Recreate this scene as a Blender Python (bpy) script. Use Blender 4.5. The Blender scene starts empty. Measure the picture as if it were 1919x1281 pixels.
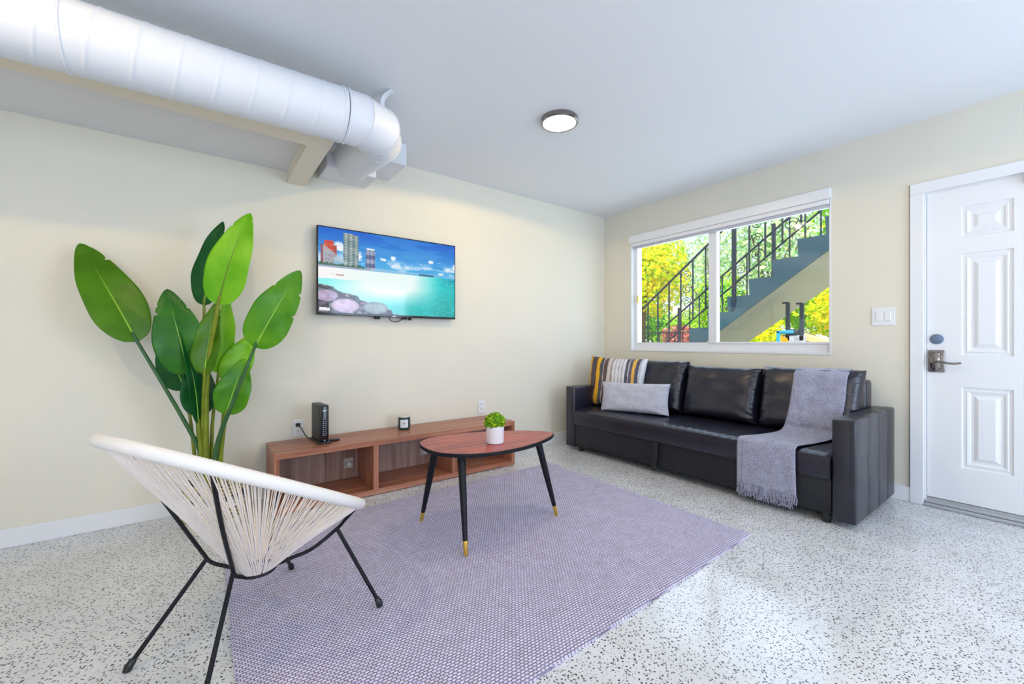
import bpy, bmesh, math, random
import numpy as np
from mathutils import Vector, Matrix, noise

random.seed(7)
sc = bpy.context.scene
COL = sc.collection
PI = math.pi

# ------------------------------------------------------------------ camera, light, exposure
CAM_H = 1.083
cd = bpy.data.cameras.new('camera')
cd.sensor_width = 36.0
cd.lens = 783.4 / 1919.0 * 36.0
cd.clip_start = 0.02
cam = bpy.data.objects.new('camera', cd)
COL.objects.link(cam)
cam.location = (0, 0, CAM_H)
YAW = math.radians(53.417)
cam.rotation_euler = (PI / 2, 0, YAW - PI / 2)
sc.camera = cam

sc.view_settings.view_transform = 'Standard'
sc.view_settings.look = 'None'
sc.view_settings.gamma = 1.0
sc.view_settings.use_curve_mapping = False
sc.view_settings.exposure = 0.07

w = bpy.data.worlds.new('world')
sc.world = w
w.use_nodes = True
bg = w.node_tree.nodes['Background']
bg.inputs[0].default_value = (0.80, 0.90, 1.0, 1)
bg.inputs[1].default_value = 1.15


def lamp(name, kind, loc, rot, energy, color, **kw):
    ld = bpy.data.lights.new(name, kind)
    ld.energy = energy
    ld.color = color
    for k, v in kw.items():
        setattr(ld, k, v)
    o = bpy.data.objects.new(name, ld)
    COL.objects.link(o)
    o.location = loc
    o.rotation_euler = rot
    return o


SUN_DIR = Vector((0.45, 0.30, -0.84))
lamp('sun', 'SUN', (0, 0, 12), SUN_DIR.to_track_quat('-Z', 'Y').to_euler(), 9.0, (1.0, 0.96, 0.84), angle=0.03)
DAY = (0.57, 0.74, 1.0)
# daylight entering by the openings behind the camera and by the picture window
lamp('daylight_back', 'AREA', (2.75, -1.98, 1.25), (PI / 2, 0, 0), 50, DAY, shape='RECTANGLE', size=1.5, size_y=1.9)
lamp('daylight_side', 'AREA', (-1.1, -1.98, 1.30), (PI / 2, 0, 0), 54, (0.62, 0.75, 1.0), shape='RECTANGLE', size=1.8, size_y=1.6)
lamp('daylight_window', 'AREA', (4.25, 2.04, 1.66), (0, -PI / 2, PI), 16, DAY, shape='RECTANGLE', size=1.1, size_y=1.8)

# ------------------------------------------------------------------ materials


def srgb(r, g, b):
    f = lambda c: (c / 255 / 12.92) if c / 255 <= 0.04045 else ((c / 255 + 0.055) / 1.055) ** 2.4
    return (f(r), f(g), f(b), 1)


class NT:
    def __init__(s, name):
        s.m = bpy.data.materials.new(name)
        s.m.use_nodes = True
        s.t = s.m.node_tree
        s.p = s.t.nodes['Principled BSDF']

    def n(s, typ, **kw):
        nd = s.t.nodes.new(typ)
        for k, v in kw.items():
            if hasattr(nd, k):
                setattr(nd, k, v)
            else:
                nd.inputs[k.replace('_', ' ')].default_value = v
        return nd

    def l(s, a, b):
        s.t.links.new(a, b)

    def coords(s, scale=(1, 1, 1), rot=(0, 0, 0)):
        g = s.n('ShaderNodeNewGeometry')
        mp = s.n('ShaderNodeMapping')
        mp.inputs['Scale'].default_value = scale
        mp.inputs['Rotation'].default_value = rot
        s.l(g.outputs['Position'], mp.inputs['Vector'])
        return mp.outputs[0]

    def ramp(s, fac, stops, interp='LINEAR'):
        r = s.n('ShaderNodeValToRGB')
        r.color_ramp.interpolation = interp
        el = r.color_ramp.elements
        while len(el) < len(stops):
            el.new(0.5)
        for e, (p, c) in zip(el, stops):
            e.position = p
            e.color = c
        s.l(fac, r.inputs[0])
        return r.outputs[0]

    def bump(s, h, strength=0.3, dist=0.01):
        b = s.n('ShaderNodeBump')
        b.inputs['Strength'].default_value = strength
        b.inputs['Distance'].default_value = dist
        s.l(h, b.inputs['Height'])
        s.l(b.outputs[0], s.p.inputs['Normal'])
        return b


def mat(name, col, rough=0.5, metal=0.0, spec=None, bump=None, var=None, coat=0.0, emit=None, estr=0.0, sheen=0.0):
    k = NT(name)
    p = k.p
    p.inputs['Base Color'].default_value = col
    p.inputs['Roughness'].default_value = rough
    p.inputs['Metallic'].default_value = metal
    if spec is not None:
        p.inputs['Specular IOR Level'].default_value = spec
    if coat:
        p.inputs['Coat Weight'].default_value = coat
        p.inputs['Coat Roughness'].default_value = 0.1
    if sheen:
        p.inputs['Sheen Weight'].default_value = sheen
    if emit:
        p.inputs['Emission Color'].default_value = emit
        p.inputs['Emission Strength'].default_value = estr
    c = None
    if bump or var:
        c = k.coords()
    if bump:
        sc_, st, ds = bump
        nz = k.n('ShaderNodeTexNoise')
        nz.inputs['Scale'].default_value = sc_
        nz.inputs['Detail'].default_value = 4
        k.l(c, nz.inputs['Vector'])
        k.bump(nz.outputs[0], st, ds)
    if var:
        sc_, amt = var
        nz = k.n('ShaderNodeTexNoise')
        nz.inputs['Scale'].default_value = sc_
        nz.inputs['Detail'].default_value = 5
        k.l(c, nz.inputs['Vector'])
        a = tuple(max(0, v * (1 - amt)) for v in col[:3]) + (1,)
        b = tuple(min(1, v * (1 + amt)) for v in col[:3]) + (1,)
        k.l(k.ramp(nz.outputs[0], [(0.3, a), (0.7, b)]), p.inputs['Base Color'])
    return k.m


M = {}
M['wall'] = mat('wall_paint', (0.80, 0.765, 0.655, 1), 0.62, bump=(60, 0.06, 0.004), var=(1.2, 0.02))
M['trimcream'] = mat('soffit_paint', (0.80, 0.74, 0.62, 1), 0.6, bump=(50, 0.06, 0.004))
M['ceil'] = mat('ceiling_paint', (0.84, 0.855, 0.885, 1), 0.8, bump=(70, 0.05, 0.003))
M['white'] = mat('white_gloss_paint', (0.84, 0.855, 0.885, 1), 0.32, bump=(30, 0.03, 0.002))
M['vinyl'] = mat('white_vinyl', (0.83, 0.84, 0.88, 1), 0.35, var=(3, 0.015))
M['plastic_white'] = mat('white_plastic', (0.86, 0.87, 0.89, 1), 0.3, var=(8, 0.01))
M['duct'] = mat('painted_duct', (0.78, 0.81, 0.87, 1), 0.45, bump=(14, 0.12, 0.006))
M['black_metal'] = mat('black_powder_coat', (0.008, 0.008, 0.012, 1), 0.45, spec=0.25, bump=(200, 0.08, 0.001))
M['iron'] = mat('wrought_iron', (0.01, 0.014, 0.03, 1), 0.5, bump=(80, 0.1, 0.001))
M['black_plastic'] = mat('black_plastic', (0.012, 0.012, 0.014, 1), 0.3, var=(20, 0.1))
M['router'] = mat('router_shell', (0.030, 0.031, 0.036, 1), 0.45, bump=(150, 0.08, 0.001))
M['gloss_black'] = mat('gloss_black', (0.008, 0.008, 0.012, 1), 0.12, var=(20, 0.1))
M['brass'] = mat('brass', (0.85, 0.55, 0.10, 1), 0.28, 0.9, var=(30, 0.08))
M['chrome'] = mat('satin_nickel', (0.30, 0.27, 0.26, 1), 0.16, 1.0, var=(30, 0.05))
M['alu'] = mat('aluminium', (0.55, 0.57, 0.60, 1), 0.35, 0.8, bump=(40, 0.1, 0.002))
M['bluegrey'] = mat('blue_grey_cover', (0.16, 0.22, 0.33, 1), 0.35, 0.3, var=(40, 0.08))
M['led'] = mat('indicator', (0.35, 0.37, 0.4, 1), 0.4, emit=(0.7, 0.8, 1, 1), estr=0.12)
M['diffuser'] = mat('lamp_diffuser', (1, 1, 1, 1), 0.4, emit=(1, 0.98, 0.95, 1), estr=4.0)
M['pot_white'] = mat('white_ceramic', (0.84, 0.84, 0.88, 1), 0.35, var=(6, 0.015))
M['soil'] = mat('potting_soil', (0.05, 0.03, 0.02, 1), 0.9, bump=(80, 0.6, 0.01))
M['jar'] = mat('dark_green_glass', (0.006, 0.045, 0.045, 1), 0.08, var=(20, 0.1), coat=0.5)
M['label'] = mat('paper_label', (0.78, 0.82, 0.86, 1), 0.6, var=(60, 0.02))
M['labelink'] = mat('label_ink', (0.12, 0.08, 0.08, 1), 0.6, var=(60, 0.05))
M['lid'] = mat('pale_lid', (0.72, 0.66, 0.62, 1), 0.35, var=(30, 0.04))
M['cable'] = mat('cable_rubber', (0.01, 0.01, 0.012, 1), 0.5, var=(40, 0.1))
M['wcable'] = mat('white_cable', (0.8, 0.8, 0.82, 1), 0.5, var=(40, 0.02))
M['teal'] = mat('teal_stair_paint', srgb(38, 68, 86), 0.7, bump=(30, 0.1, 0.005), var=(4, 0.06))
M['stucco'] = mat('beige_stucco', srgb(176, 174, 168), 0.85, bump=(60, 0.2, 0.006), var=(3, 0.04))
M['ground'] = mat('yard_ground', (0.40, 0.42, 0.30, 1), 0.9, bump=(20, 0.3, 0.02), var=(2, 0.3))
M['bark'] = mat('bark', (0.16, 0.11, 0.08, 1), 0.9, bump=(40, 0.5, 0.01))
M['rimcord'] = mat('cream_rim_wrap', (0.84, 0.80, 0.76, 1), 0.42, bump=(120, 0.15, 0.002))
M['blue'] = mat('blue_paint', (0.03, 0.30, 0.60, 1), 0.4, var=(10, 0.1))
M['orange'] = mat('orange_paint', (0.85, 0.36, 0.02, 1), 0.4, var=(10, 0.1))
M['greymetal'] = mat('grey_machine', (0.32, 0.33, 0.40, 1), 0.5, var=(20, 0.3))
M['darkpost'] = mat('dark_post', (0.02, 0.035, 0.06, 1), 0.5, var=(10, 0.2))
M['stem'] = mat('plant_stem', srgb(118, 132, 22), 0.45, var=(14, 0.25))
M['stemdk'] = mat('plant_stem_dark', srgb(52, 98, 50), 0.45, var=(14, 0.2))
M['white_wall_far'] = mat('white_render', (0.75, 0.76, 0.82, 1), 0.8, var=(3, 0.04))
M['black_fabric'] = mat('black_webbing', (0.014, 0.014, 0.018, 1), 0.7, bump=(300, 0.3, 0.001))


def leather():
    k = NT('black_leather')
    p = k.p
    c = k.coords()
    nz = k.n('ShaderNodeTexNoise'); nz.inputs['Scale'].default_value = 8; nz.inputs['Detail'].default_value = 3
    k.l(c, nz.inputs['Vector'])
    vo = k.n('ShaderNodeTexVoronoi'); vo.inputs['Scale'].default_value = 260
    k.l(c, vo.inputs['Vector'])
    ad = k.n('ShaderNodeMath', operation='MULTIPLY_ADD')
    k.l(vo.outputs['Distance'], ad.inputs[0]); ad.inputs[1].default_value = 0.12
    k.l(nz.outputs[0], ad.inputs[2])
    k.bump(ad.outputs[0], 0.3, 0.008)
    k.l(k.ramp(nz.outputs[0], [(0.3, (0.008, 0.008, 0.017, 1)), (0.7, (0.015, 0.015, 0.030, 1))]), p.inputs['Base Color'])
    p.inputs['Roughness'].default_value = 0.30
    p.inputs['Specular IOR Level'].default_value = 0.65
    return k.m


M['leather'] = leather()


def wood(name, axis, cols, sc_=1.0, rough=0.35, coat=0.0, rot=(0, 0, 0)):
    k = NT(name)
    p = k.p
    s = [26 * sc_] * 3
    s[axis] = 1.3 * sc_
    c = k.coords(tuple(s), rot)
    nz = k.n('ShaderNodeTexNoise'); nz.inputs['Scale'].default_value = 1.0; nz.inputs['Detail'].default_value = 6
    nz.inputs['Roughness'].default_value = 0.62
    nz.inputs['Distortion'].default_value = 0.4
    k.l(c, nz.inputs['Vector'])
    a, b, d = cols
    k.l(k.ramp(nz.outputs[0], [(0.30, a), (0.48, b), (0.72, d)]), p.inputs['Base Color'])
    k.bump(nz.outputs[0], 0.08, 0.002)
    p.inputs['Roughness'].default_value = rough
    if coat:
        p.inputs['Coat Weight'].default_value = coat
        p.inputs['Coat Roughness'].default_value = 0.08
    return k.m


WC = (srgb(112, 66, 50), srgb(166, 106, 80), srgb(192, 136, 110))
M['wood_x'] = wood('walnut_laminate_long', 0, WC)
M['wood_z'] = wood('walnut_laminate_upright', 2, WC)
M['wood_y'] = wood('walnut_laminate_deep', 1, WC)
M['wood_back'] = wood('walnut_back_panel', 2, (srgb(112, 80, 72), srgb(158, 126, 114), srgb(186, 158, 148)), 0.8, 0.5)


def chevron_top():
    k = NT('rosewood_veneer')
    p = k.p
    g = k.n('ShaderNodeNewGeometry')
    sp = k.n('ShaderNodeSeparateXYZ'); k.l(g.outputs['Position'], sp.inputs[0])
    # folded grain: mirror about a line so the veneer meets in a chevron
    u = k.n('ShaderNodeMath', operation='SUBTRACT'); k.l(sp.outputs[1], u.inputs[0]); u.inputs[1].default_value = 2.06
    au = k.n('ShaderNodeMath', operation='ABSOLUTE'); k.l(u.outputs[0], au.inputs[0])
    cmb = k.n('ShaderNodeCombineXYZ')
    k.l(sp.outputs[0], cmb.inputs[0]); k.l(au.outputs[0], cmb.inputs[1])
    mp = k.n('ShaderNodeMapping'); mp.inputs['Rotation'].default_value = (0, 0, 0.75)
    mp.inputs['Scale'].default_value = (3.0, 26, 1)
    k.l(cmb.outputs[0], mp.inputs['Vector'])
    nz = k.n('ShaderNodeTexNoise'); nz.inputs['Scale'].default_value = 1.2; nz.inputs['Detail'].default_value = 5
    k.l(mp.outputs[0], nz.inputs['Vector'])
    k.l(k.ramp(nz.outputs[0], [(0.3, srgb(112, 30, 22)), (0.5, srgb(172, 58, 42)), (0.72, srgb(204, 84, 62))]), p.inputs['Base Color'])
    p.inputs['Roughness'].default_value = 0.30
    p.inputs['Specular IOR Level'].default_value = 0.35
    p.inputs['Coat Weight'].default_value = 0.12
    p.inputs['Coat Roughness'].default_value = 0.06
    return k.m


M['veneer'] = chevron_top()


def terrazzo():
    k = NT('terrazzo')
    p = k.p
    c = k.coords()
    d = k.n('ShaderNodeTexNoise'); d.inputs['Scale'].default_value = 55; d.inputs['Detail'].default_value = 2
    k.l(c, d.inputs['Vector'])
    mx = k.n('ShaderNodeVectorMath', operation='MULTIPLY_ADD')
    k.l(d.outputs['Color'], mx.inputs[0]); mx.inputs[1].default_value = (0.014, 0.014, 0.0); k.l(c, mx.inputs[2])

    def chips(scale, thr, keep, sx=1.0):
        mp = k.n('ShaderNodeMapping'); mp.inputs['Scale'].default_value = (scale, scale * sx, 0.0)
        mp.inputs['Rotation'].default_value = (0, 0, 0.4 * sx)
        k.l(mx.outputs[0], mp.inputs['Vector'])
        v = k.n('ShaderNodeTexVoronoi'); v.voronoi_dimensions = '2D'; v.inputs['Scale'].default_value = 1
        k.l(mp.outputs[0], v.inputs['Vector'])
        a = k.n('ShaderNodeMath', operation='LESS_THAN'); k.l(v.outputs['Distance'], a.inputs[0]); a.inputs[1].default_value = thr
        s = k.n('ShaderNodeSeparateColor'); k.l(v.outputs['Color'], s.inputs[0])
        b = k.n('ShaderNodeMath', operation='LESS_THAN'); k.l(s.outputs[0], b.inputs[0]); b.inputs[1].default_value = keep
        m_ = k.n('ShaderNodeMath', operation='MULTIPLY'); k.l(a.outputs[0], m_.inputs[0]); k.l(b.outputs[0], m_.inputs[1])
        return m_.outputs[0], s.outputs[1]
    c1, h1 = chips(74, 0.25, 0.42)
    c2, h2 = chips(84, 0.22, 0.34, 1.8)
    mm = k.n('ShaderNodeMath', operation='MAXIMUM'); k.l(c1, mm.inputs[0]); k.l(c2, mm.inputs[1])
    base = k.n('ShaderNodeTexNoise'); base.inputs['Scale'].default_value = 5; base.inputs['Detail'].default_value = 6
    k.l(c, base.inputs['Vector'])
    bc = k.ramp(base.outputs[0], [(0.3, (0.66, 0.67, 0.685, 1)), (0.7, (0.77, 0.78, 0.81, 1))])
    dark = k.ramp(h1, [(0.0, (0.02, 0.022, 0.03, 1)), (0.6, (0.10, 0.10, 0.12, 1)), (1.0, (0.22, 0.20, 0.18, 1))])
    mix = k.n('ShaderNodeMix', data_type='RGBA')
    k.l(mm.outputs[0], mix.inputs[0]); k.l(bc, mix.inputs[6]); k.l(dark, mix.inputs[7])
    k.l(mix.outputs[2], p.inputs['Base Color'])
    p.inputs['Roughness'].default_value = 0.13
    p.inputs['Specular IOR Level'].default_value = 0.5
    k.bump(base.outputs[0], 0.03, 0.004)
    return k.m


M['terrazzo'] = terrazzo()


def rugmat():
    k = NT('woven_rug')
    p = k.p
    c = k.coords()
    nz = k.n('ShaderNodeTexNoise'); nz.inputs['Scale'].default_value = 30; nz.inputs['Detail'].default_value = 2
    k.l(c, nz.inputs['Vector'])
    mx = k.n('ShaderNodeVectorMath', operation='MULTIPLY_ADD')
    k.l(nz.outputs['Color'], mx.inputs[0]); mx.inputs[1].default_value = (0.006, 0.006, 0.0); k.l(c, mx.inputs[2])
    b = k.n('ShaderNodeTexBrick')
    b.inputs['Scale'].default_value = 1
    b.inputs['Brick Width'].default_value = 0.017
    b.inputs['Row Height'].default_value = 0.0115
    b.inputs['Mortar Size'].default_value = 0.0028
    b.inputs['Mortar Smooth'].default_value = 1.0
    b.inputs['Color1'].default_value = srgb(230, 227, 250)
    b.inputs['Color2'].default_value = srgb(214, 208, 234)
    b.inputs['Mortar'].default_value = srgb(134, 122, 150)
    k.l(mx.outputs[0], b.inputs['Vector'])
    big = k.n('ShaderNodeTexNoise'); big.inputs['Scale'].default_value = 14; big.inputs['Detail'].default_value = 5
    k.l(c, big.inputs['Vector'])
    tint = k.ramp(big.outputs[0], [(0.3, (0.94, 0.92, 0.92, 1)), (0.7, (1.06, 1.05, 1.08, 1))])
    mul = k.n('ShaderNodeMix', data_type='RGBA', blend_type='MULTIPLY'); mul.inputs[0].default_value = 1
    k.l(b.outputs['Color'], mul.inputs[6]); k.l(tint, mul.inputs[7])
    k.l(mul.outputs[2], p.inputs['Base Color'])
    inv = k.n('ShaderNodeMath', operation='SUBTRACT'); inv.inputs[0].default_value = 1; k.l(b.outputs['Fac'], inv.inputs[1])
    k.bump(inv.outputs[0], 0.8, 0.006)
    p.inputs['Roughness'].default_value = 0.9
    return k.m


M['rug'] = rugmat()


def fabric(name, c0, c1, scale=330, bump=0.4):
    k = NT(name)
    p = k.p
    c = k.coords()
    nz = k.n('ShaderNodeTexNoise'); nz.inputs['Scale'].default_value = scale; nz.inputs['Detail'].default_value = 3
    k.l(c, nz.inputs['Vector'])
    n2 = k.n('ShaderNodeTexNoise'); n2.inputs['Scale'].default_value = 18; n2.inputs['Detail'].default_value = 4
    k.l(c, n2.inputs['Vector'])
    ad = k.n('ShaderNodeMath', operation='MULTIPLY_ADD'); k.l(n2.outputs[0], ad.inputs[0]); ad.inputs[1].default_value = 0.18
    k.l(nz.outputs[0], ad.inputs[2])
    k.l(k.ramp(ad.outputs[0], [(0.42, c0), (0.76, c1)]), p.inputs['Base Color'])
    k.bump(nz.outputs[0], bump, 0.003)
    p.inputs['Roughness'].default_value = 0.95
    p.inputs['Sheen Weight'].default_value = 0.2
    return k.m


M['throw'] = fabric('grey_woven_throw', srgb(98, 99, 120), srgb(196, 198, 222))
M['grey_pillow'] = fabric('pale_grey_chenille', srgb(158, 160, 172), srgb(220, 222, 240), 260, 0.5)
M['cord'] = mat('cream_vinyl_cord', (0.86, 0.77, 0.70, 1), 0.38, var=(9, 0.05))


def leafmat(name, c0, c1, rib=(1.1, 1.15, 0.9)):
    """leaf lamina with cross veins running off the midrib (uses the generated along-leaf attribute)"""
    k = NT(name)
    p = k.p
    uv = k.n('ShaderNodeUVMap')
    uv.uv_map = 'UVMap'
    sp = k.n('ShaderNodeSeparateXYZ'); k.l(uv.outputs[0], sp.inputs[0])
    au = k.n('ShaderNodeMath', operation='ABSOLUTE'); k.l(sp.outputs[1], au.inputs[0])
    s = k.n('ShaderNodeMath', operation='MULTIPLY_ADD'); k.l(au.outputs[0], s.inputs[0]); s.inputs[1].default_value = -0.10
    k.l(sp.outputs[0], s.inputs[2])
    sn = k.n('ShaderNodeMath', operation='MULTIPLY'); k.l(s.outputs[0], sn.inputs[0]); sn.inputs[1].default_value = 260
    si = k.n('ShaderNodeMath', operation='SINE'); k.l(sn.outputs[0], si.inputs[0])
    c = k.coords()
    nz = k.n('ShaderNodeTexNoise'); nz.inputs['Scale'].default_value = 7; nz.inputs['Detail'].default_value = 3
    k.l(c, nz.inputs['Vector'])
    m = k.n('ShaderNodeMath', operation='MULTIPLY_ADD'); k.l(si.outputs[0], m.inputs[0]); m.inputs[1].default_value = 0.05
    k.l(nz.outputs[0], m.inputs[2])
    col = k.ramp(m.outputs[0], [(0.3, c0), (0.7, c1)])
    k.l(col, p.inputs['Base Color'])
    k.bump(si.outputs[0], 0.12, 0.001)
    p.inputs['Roughness'].default_value = 0.34
    p.inputs['Specular IOR Level'].default_value = 0.4
    tr = k.n('ShaderNodeBsdfTranslucent')
    k.l(col, tr.inputs[0])
    ms = k.n('ShaderNodeMixShader'); ms.inputs[0].default_value = 0.30
    out = k.t.nodes['Material Output']
    k.l(p.outputs[0], ms.inputs[1]); k.l(tr.outputs[0], ms.inputs[2]); k.l(ms.outputs[0], out.inputs[0])
    return k.m


M['leaf_mid'] = leafmat('leaf_mid_green', srgb(66, 142, 8), srgb(112, 182, 22))
M['leaf_light'] = leafmat('leaf_light_green', srgb(108, 192, 12), srgb(158, 222, 44))
M['leaf_olive'] = leafmat('leaf_olive_green', srgb(76, 128, 4), srgb(92, 152, 24))
M['leaf_dark'] = leafmat('leaf_dark_green', srgb(8, 84, 36), srgb(30, 116, 48))
M['leaf_deep'] = leafmat('leaf_deep_green', srgb(22, 100, 26), srgb(64, 140, 26))
M['leaf_rib'] = mat('leaf_midrib', srgb(146, 196, 60), 0.4, var=(20, 0.1))
M['leaf_rib_dk'] = mat('leaf_midrib_dark', srgb(92, 120, 26), 0.4, var=(20, 0.1))


def foliage(name, c0, c1, c2, tr=0.35):
    k = NT(name)
    p = k.p
    g = k.n('ShaderNodeNewGeometry')
    nz = k.n('ShaderNodeTexNoise'); nz.inputs['Scale'].default_value = 2.2; nz.inputs['Detail'].default_value = 3
    k.l(g.outputs['Position'], nz.inputs['Vector'])
    ad = k.n('ShaderNodeMath', operation='MULTIPLY_ADD'); k.l(g.outputs['Random Per Island'], ad.inputs[0]); ad.inputs[1].default_value = 0.5
    k.l(nz.outputs[0], ad.inputs[2])
    col = k.ramp(ad.outputs[0], [(0.4, c0), (0.75, c1), (1.05, c2)])
    k.l(col, p.inputs['Base Color'])
    p.inputs['Roughness'].default_value = 0.6
    t = k.n('ShaderNodeBsdfTranslucent'); k.l(col, t.inputs[0])
    ms = k.n('ShaderNodeMixShader'); ms.inputs[0].default_value = tr
    k.l(p.outputs[0], ms.inputs[1]); k.l(t.outputs[0], ms.inputs[2])
    k.l(ms.outputs[0], k.t.nodes['Material Output'].inputs[0])
    return k.m


M['fol_yellow'] = foliage('yellow_green_foliage', srgb(120, 190, 0), srgb(230, 240, 0), srgb(255, 215, 30))
M['fol_green'] = foliage('green_foliage', srgb(60, 150, 20), srgb(150, 210, 20), srgb(215, 240, 60))
M['fol_pale'] = foliage('pale_foliage', srgb(110, 170, 130), srgb(180, 215, 150), srgb(235, 240, 190))
M['fol_dark'] = foliage('dark_green_foliage', srgb(30, 90, 30), srgb(80, 160, 20), srgb(150, 200, 40))
M['fol_red'] = foliage('reddish_foliage', srgb(110, 50, 60), srgb(190, 90, 90), srgb(210, 160, 150))
M['fol_small'] = foliage('bright_small_leaves', srgb(60, 120, 0), srgb(120, 185, 8), srgb(205, 225, 20), 0.2)


def glass():
    k = NT('window_glass')
    k.t.nodes.remove(k.p)
    t = k.n('ShaderNodeBsdfTransparent'); t.inputs[0].default_value = (0.97, 0.985, 0.98, 1)
    g = k.n('ShaderNodeBsdfGlossy'); g.inputs['Roughness'].default_value = 0.02
    ms = k.n('ShaderNodeMixShader'); ms.inputs[0].default_value = 0.04
    k.l(t.outputs[0], ms.inputs[1]); k.l(g.outputs[0], ms.inputs[2])
    k.l(ms.outputs[0], k.t.nodes['Material Output'].inputs[0])
    return k.m


M['glass'] = glass()


def attr_mat(name, rough=0.8, emission=0.0, bump=None, gloss=None):
    k = NT(name)
    a = k.n('ShaderNodeVertexColor'); a.layer_name = 'Col'
    if emission:
        k.p.inputs['Base Color'].default_value = (0.01, 0.01, 0.01, 1)
        k.l(a.outputs[0], k.p.inputs['Emission Color'])
        k.p.inputs['Emission Strength'].default_value = emission
    else:
        k.l(a.outputs[0], k.p.inputs['Base Color'])
    k.p.inputs['Roughness'].default_value = rough
    if bump:
        nz = k.n('ShaderNodeTexNoise'); nz.inputs['Scale'].default_value = bump[0]
        k.l(k.coords(), nz.inputs['Vector'])
        k.bump(nz.outputs[0], bump[1], 0.003)
    return k.m


M['screen'] = attr_mat('tv_picture', 0.07, emission=0.9)
M['stripe'] = attr_mat('striped_weave', 0.95, bump=(150, 0.5))
M['basket'] = attr_mat('woven_basket', 0.9, bump=(120, 0.5))

# ------------------------------------------------------------------ mesh helpers


class MB:
    def __init__(s):
        s.v = []; s.f = []

    def add(s, vs, fs):
        b = len(s.v)
        s.v += [tuple(v) for v in vs]
        s.f += [tuple(b + i for i in f) for f in fs]
        return s

    def box(s, x0, y0, z0, x1, y1, z1):
        v = [(x, y, z) for x in (x0, x1) for y in (y0, y1) for z in (z0, z1)]
        return s.add(v, [(0, 1, 3, 2), (4, 6, 7, 5), (0, 4, 5, 1), (2, 3, 7, 6), (0, 2, 6, 4), (1, 5, 7, 3)])

    def rbox(s, x0, y0, z0, x1, y1, z1, r=0.01, seg=3, mat_=None):
        bm = bmesh.new()
        bmesh.ops.create_cube(bm, size=1)
        bmesh.ops.scale(bm, vec=(x1 - x0, y1 - y0, z1 - z0), verts=bm.verts)
        bmesh.ops.translate(bm, vec=((x0 + x1) / 2, (y0 + y1) / 2, (z0 + z1) / 2), verts=bm.verts)
        bmesh.ops.bevel(bm, geom=list(bm.edges), offset=r, segments=seg, profile=0.5, affect='EDGES')
        if mat_ is not None:
            bmesh.ops.transform(bm, matrix=mat_, verts=bm.verts)
        bm.verts.ensure_lookup_table()
        bm.verts.index_update()
        s.add([tuple(v.co) for v in bm.verts], [tuple(v.index for v in f.verts) for f in bm.faces])
        bm.free()
        return s

    def tube(s, pts, rad, seg=10, closed=False, caps=True, flat=None):
        pts = [Vector(p) for p in pts]
        n = len(pts)
        if not hasattr(rad, '__len__'):
            rad = [rad] * n
        tang = []
        for i in range(n):
            a = pts[(i - 1) % n] if (closed or i > 0) else pts[i]
            b = pts[(i + 1) % n] if (closed or i < n - 1) else pts[i]
            if closed or (0 < i < n - 1):
                t = (pts[i] - a).normalized() + (b - pts[i]).normalized()
            else:
                t = b - a
            if t.length < 1e-9:
                t = Vector((0, 0, 1))
            tang.append(t.normalized())
        up = Vector((0, 0, 1)) if abs(tang[0].z) < 0.9 else Vector((1, 0, 0))
        nrm = (up - tang[0] * up.dot(tang[0])).normalized()
        b0 = len(s.v)
        for i in range(n):
            nrm = nrm - tang[i] * nrm.dot(tang[i])
            nrm.normalize()
            bn = tang[i].cross(nrm)
            # keep true radius through mitred bends
            k = 1.0
            if closed or 0 < i < n - 1:
                a = pts[(i - 1) % n]
                c = max(0.35, (pts[i] - a).normalized().dot(tang[i]))
                k = 1.0 / c
            inpl = None
            if k > 1.0001:
                d1 = (pts[i] - pts[(i - 1) % n]).normalized(); d2 = (pts[(i + 1) % n] - pts[i]).normalized()
                inpl = (d2 - d1)
                inpl = inpl - tang[i] * inpl.dot(tang[i])
                inpl = inpl.normalized() if inpl.length > 1e-6 else None
            for j in range(seg):
                a = 2 * PI * j / seg
                q = nrm * (math.cos(a) * rad[i]) + bn * (math.sin(a) * rad[i])
                if flat:
                    q = nrm * (math.cos(a) * rad[i] * flat) + bn * (math.sin(a) * rad[i])
                if inpl is not None:
                    q = q + inpl * (q.dot(inpl) * (k - 1))
                s.v.append(tuple(pts[i] + q))
        m = n if closed else n - 1
        for i in range(m):
            for j in range(seg):
                a = b0 + i * seg + j; b = b0 + i * seg + (j + 1) % seg
                c = b0 + ((i + 1) % n) * seg + (j + 1) % seg; d = b0 + ((i + 1) % n) * seg + j
                s.f.append((a, b, c, d))
        if caps and not closed:
            s.f.append(tuple(b0 + j for j in reversed(range(seg))))
            s.f.append(tuple(b0 + (n - 1) * seg + j for j in range(seg)))
        return s

    def lathe(s, prof, cx, cy, seg=32, closed_top=True, closed_bot=True):
        b = len(s.v)
        for r, z in prof:
            for j in range(seg):
                a = 2 * PI * j / seg
                s.v.append((cx + r * math.cos(a), cy + r * math.sin(a), z))
        for i in range(len(prof) - 1):
            for j in range(seg):
                s.f.append((b + i * seg + j, b + i * seg + (j + 1) % seg, b + (i + 1) * seg + (j + 1) % seg, b + (i + 1) * seg + j))
        if closed_bot:
            s.f.append(tuple(b + j for j in reversed(range(seg))))
        if closed_top:
            s.f.append(tuple(b + (len(prof) - 1) * seg + j for j in range(seg)))
        return s

    def prism(s, poly, axis, a, b):
        """poly: 2-D points; axis 0: (y,z), 1: (x,z), 2: (x,y)"""
        def mk(p, t):
            if axis == 0: return (t, p[0], p[1])
            if axis == 1: return (p[0], t, p[1])
            return (p[0], p[1], t)
        n = len(poly)
        return s.add([mk(p, a) for p in poly] + [mk(p, b) for p in poly],
                     [tuple(range(n))[::-1], tuple(range(n, 2 * n))] + [(i, (i + 1) % n, n + (i + 1) % n, n + i) for i in range(n)])

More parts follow.
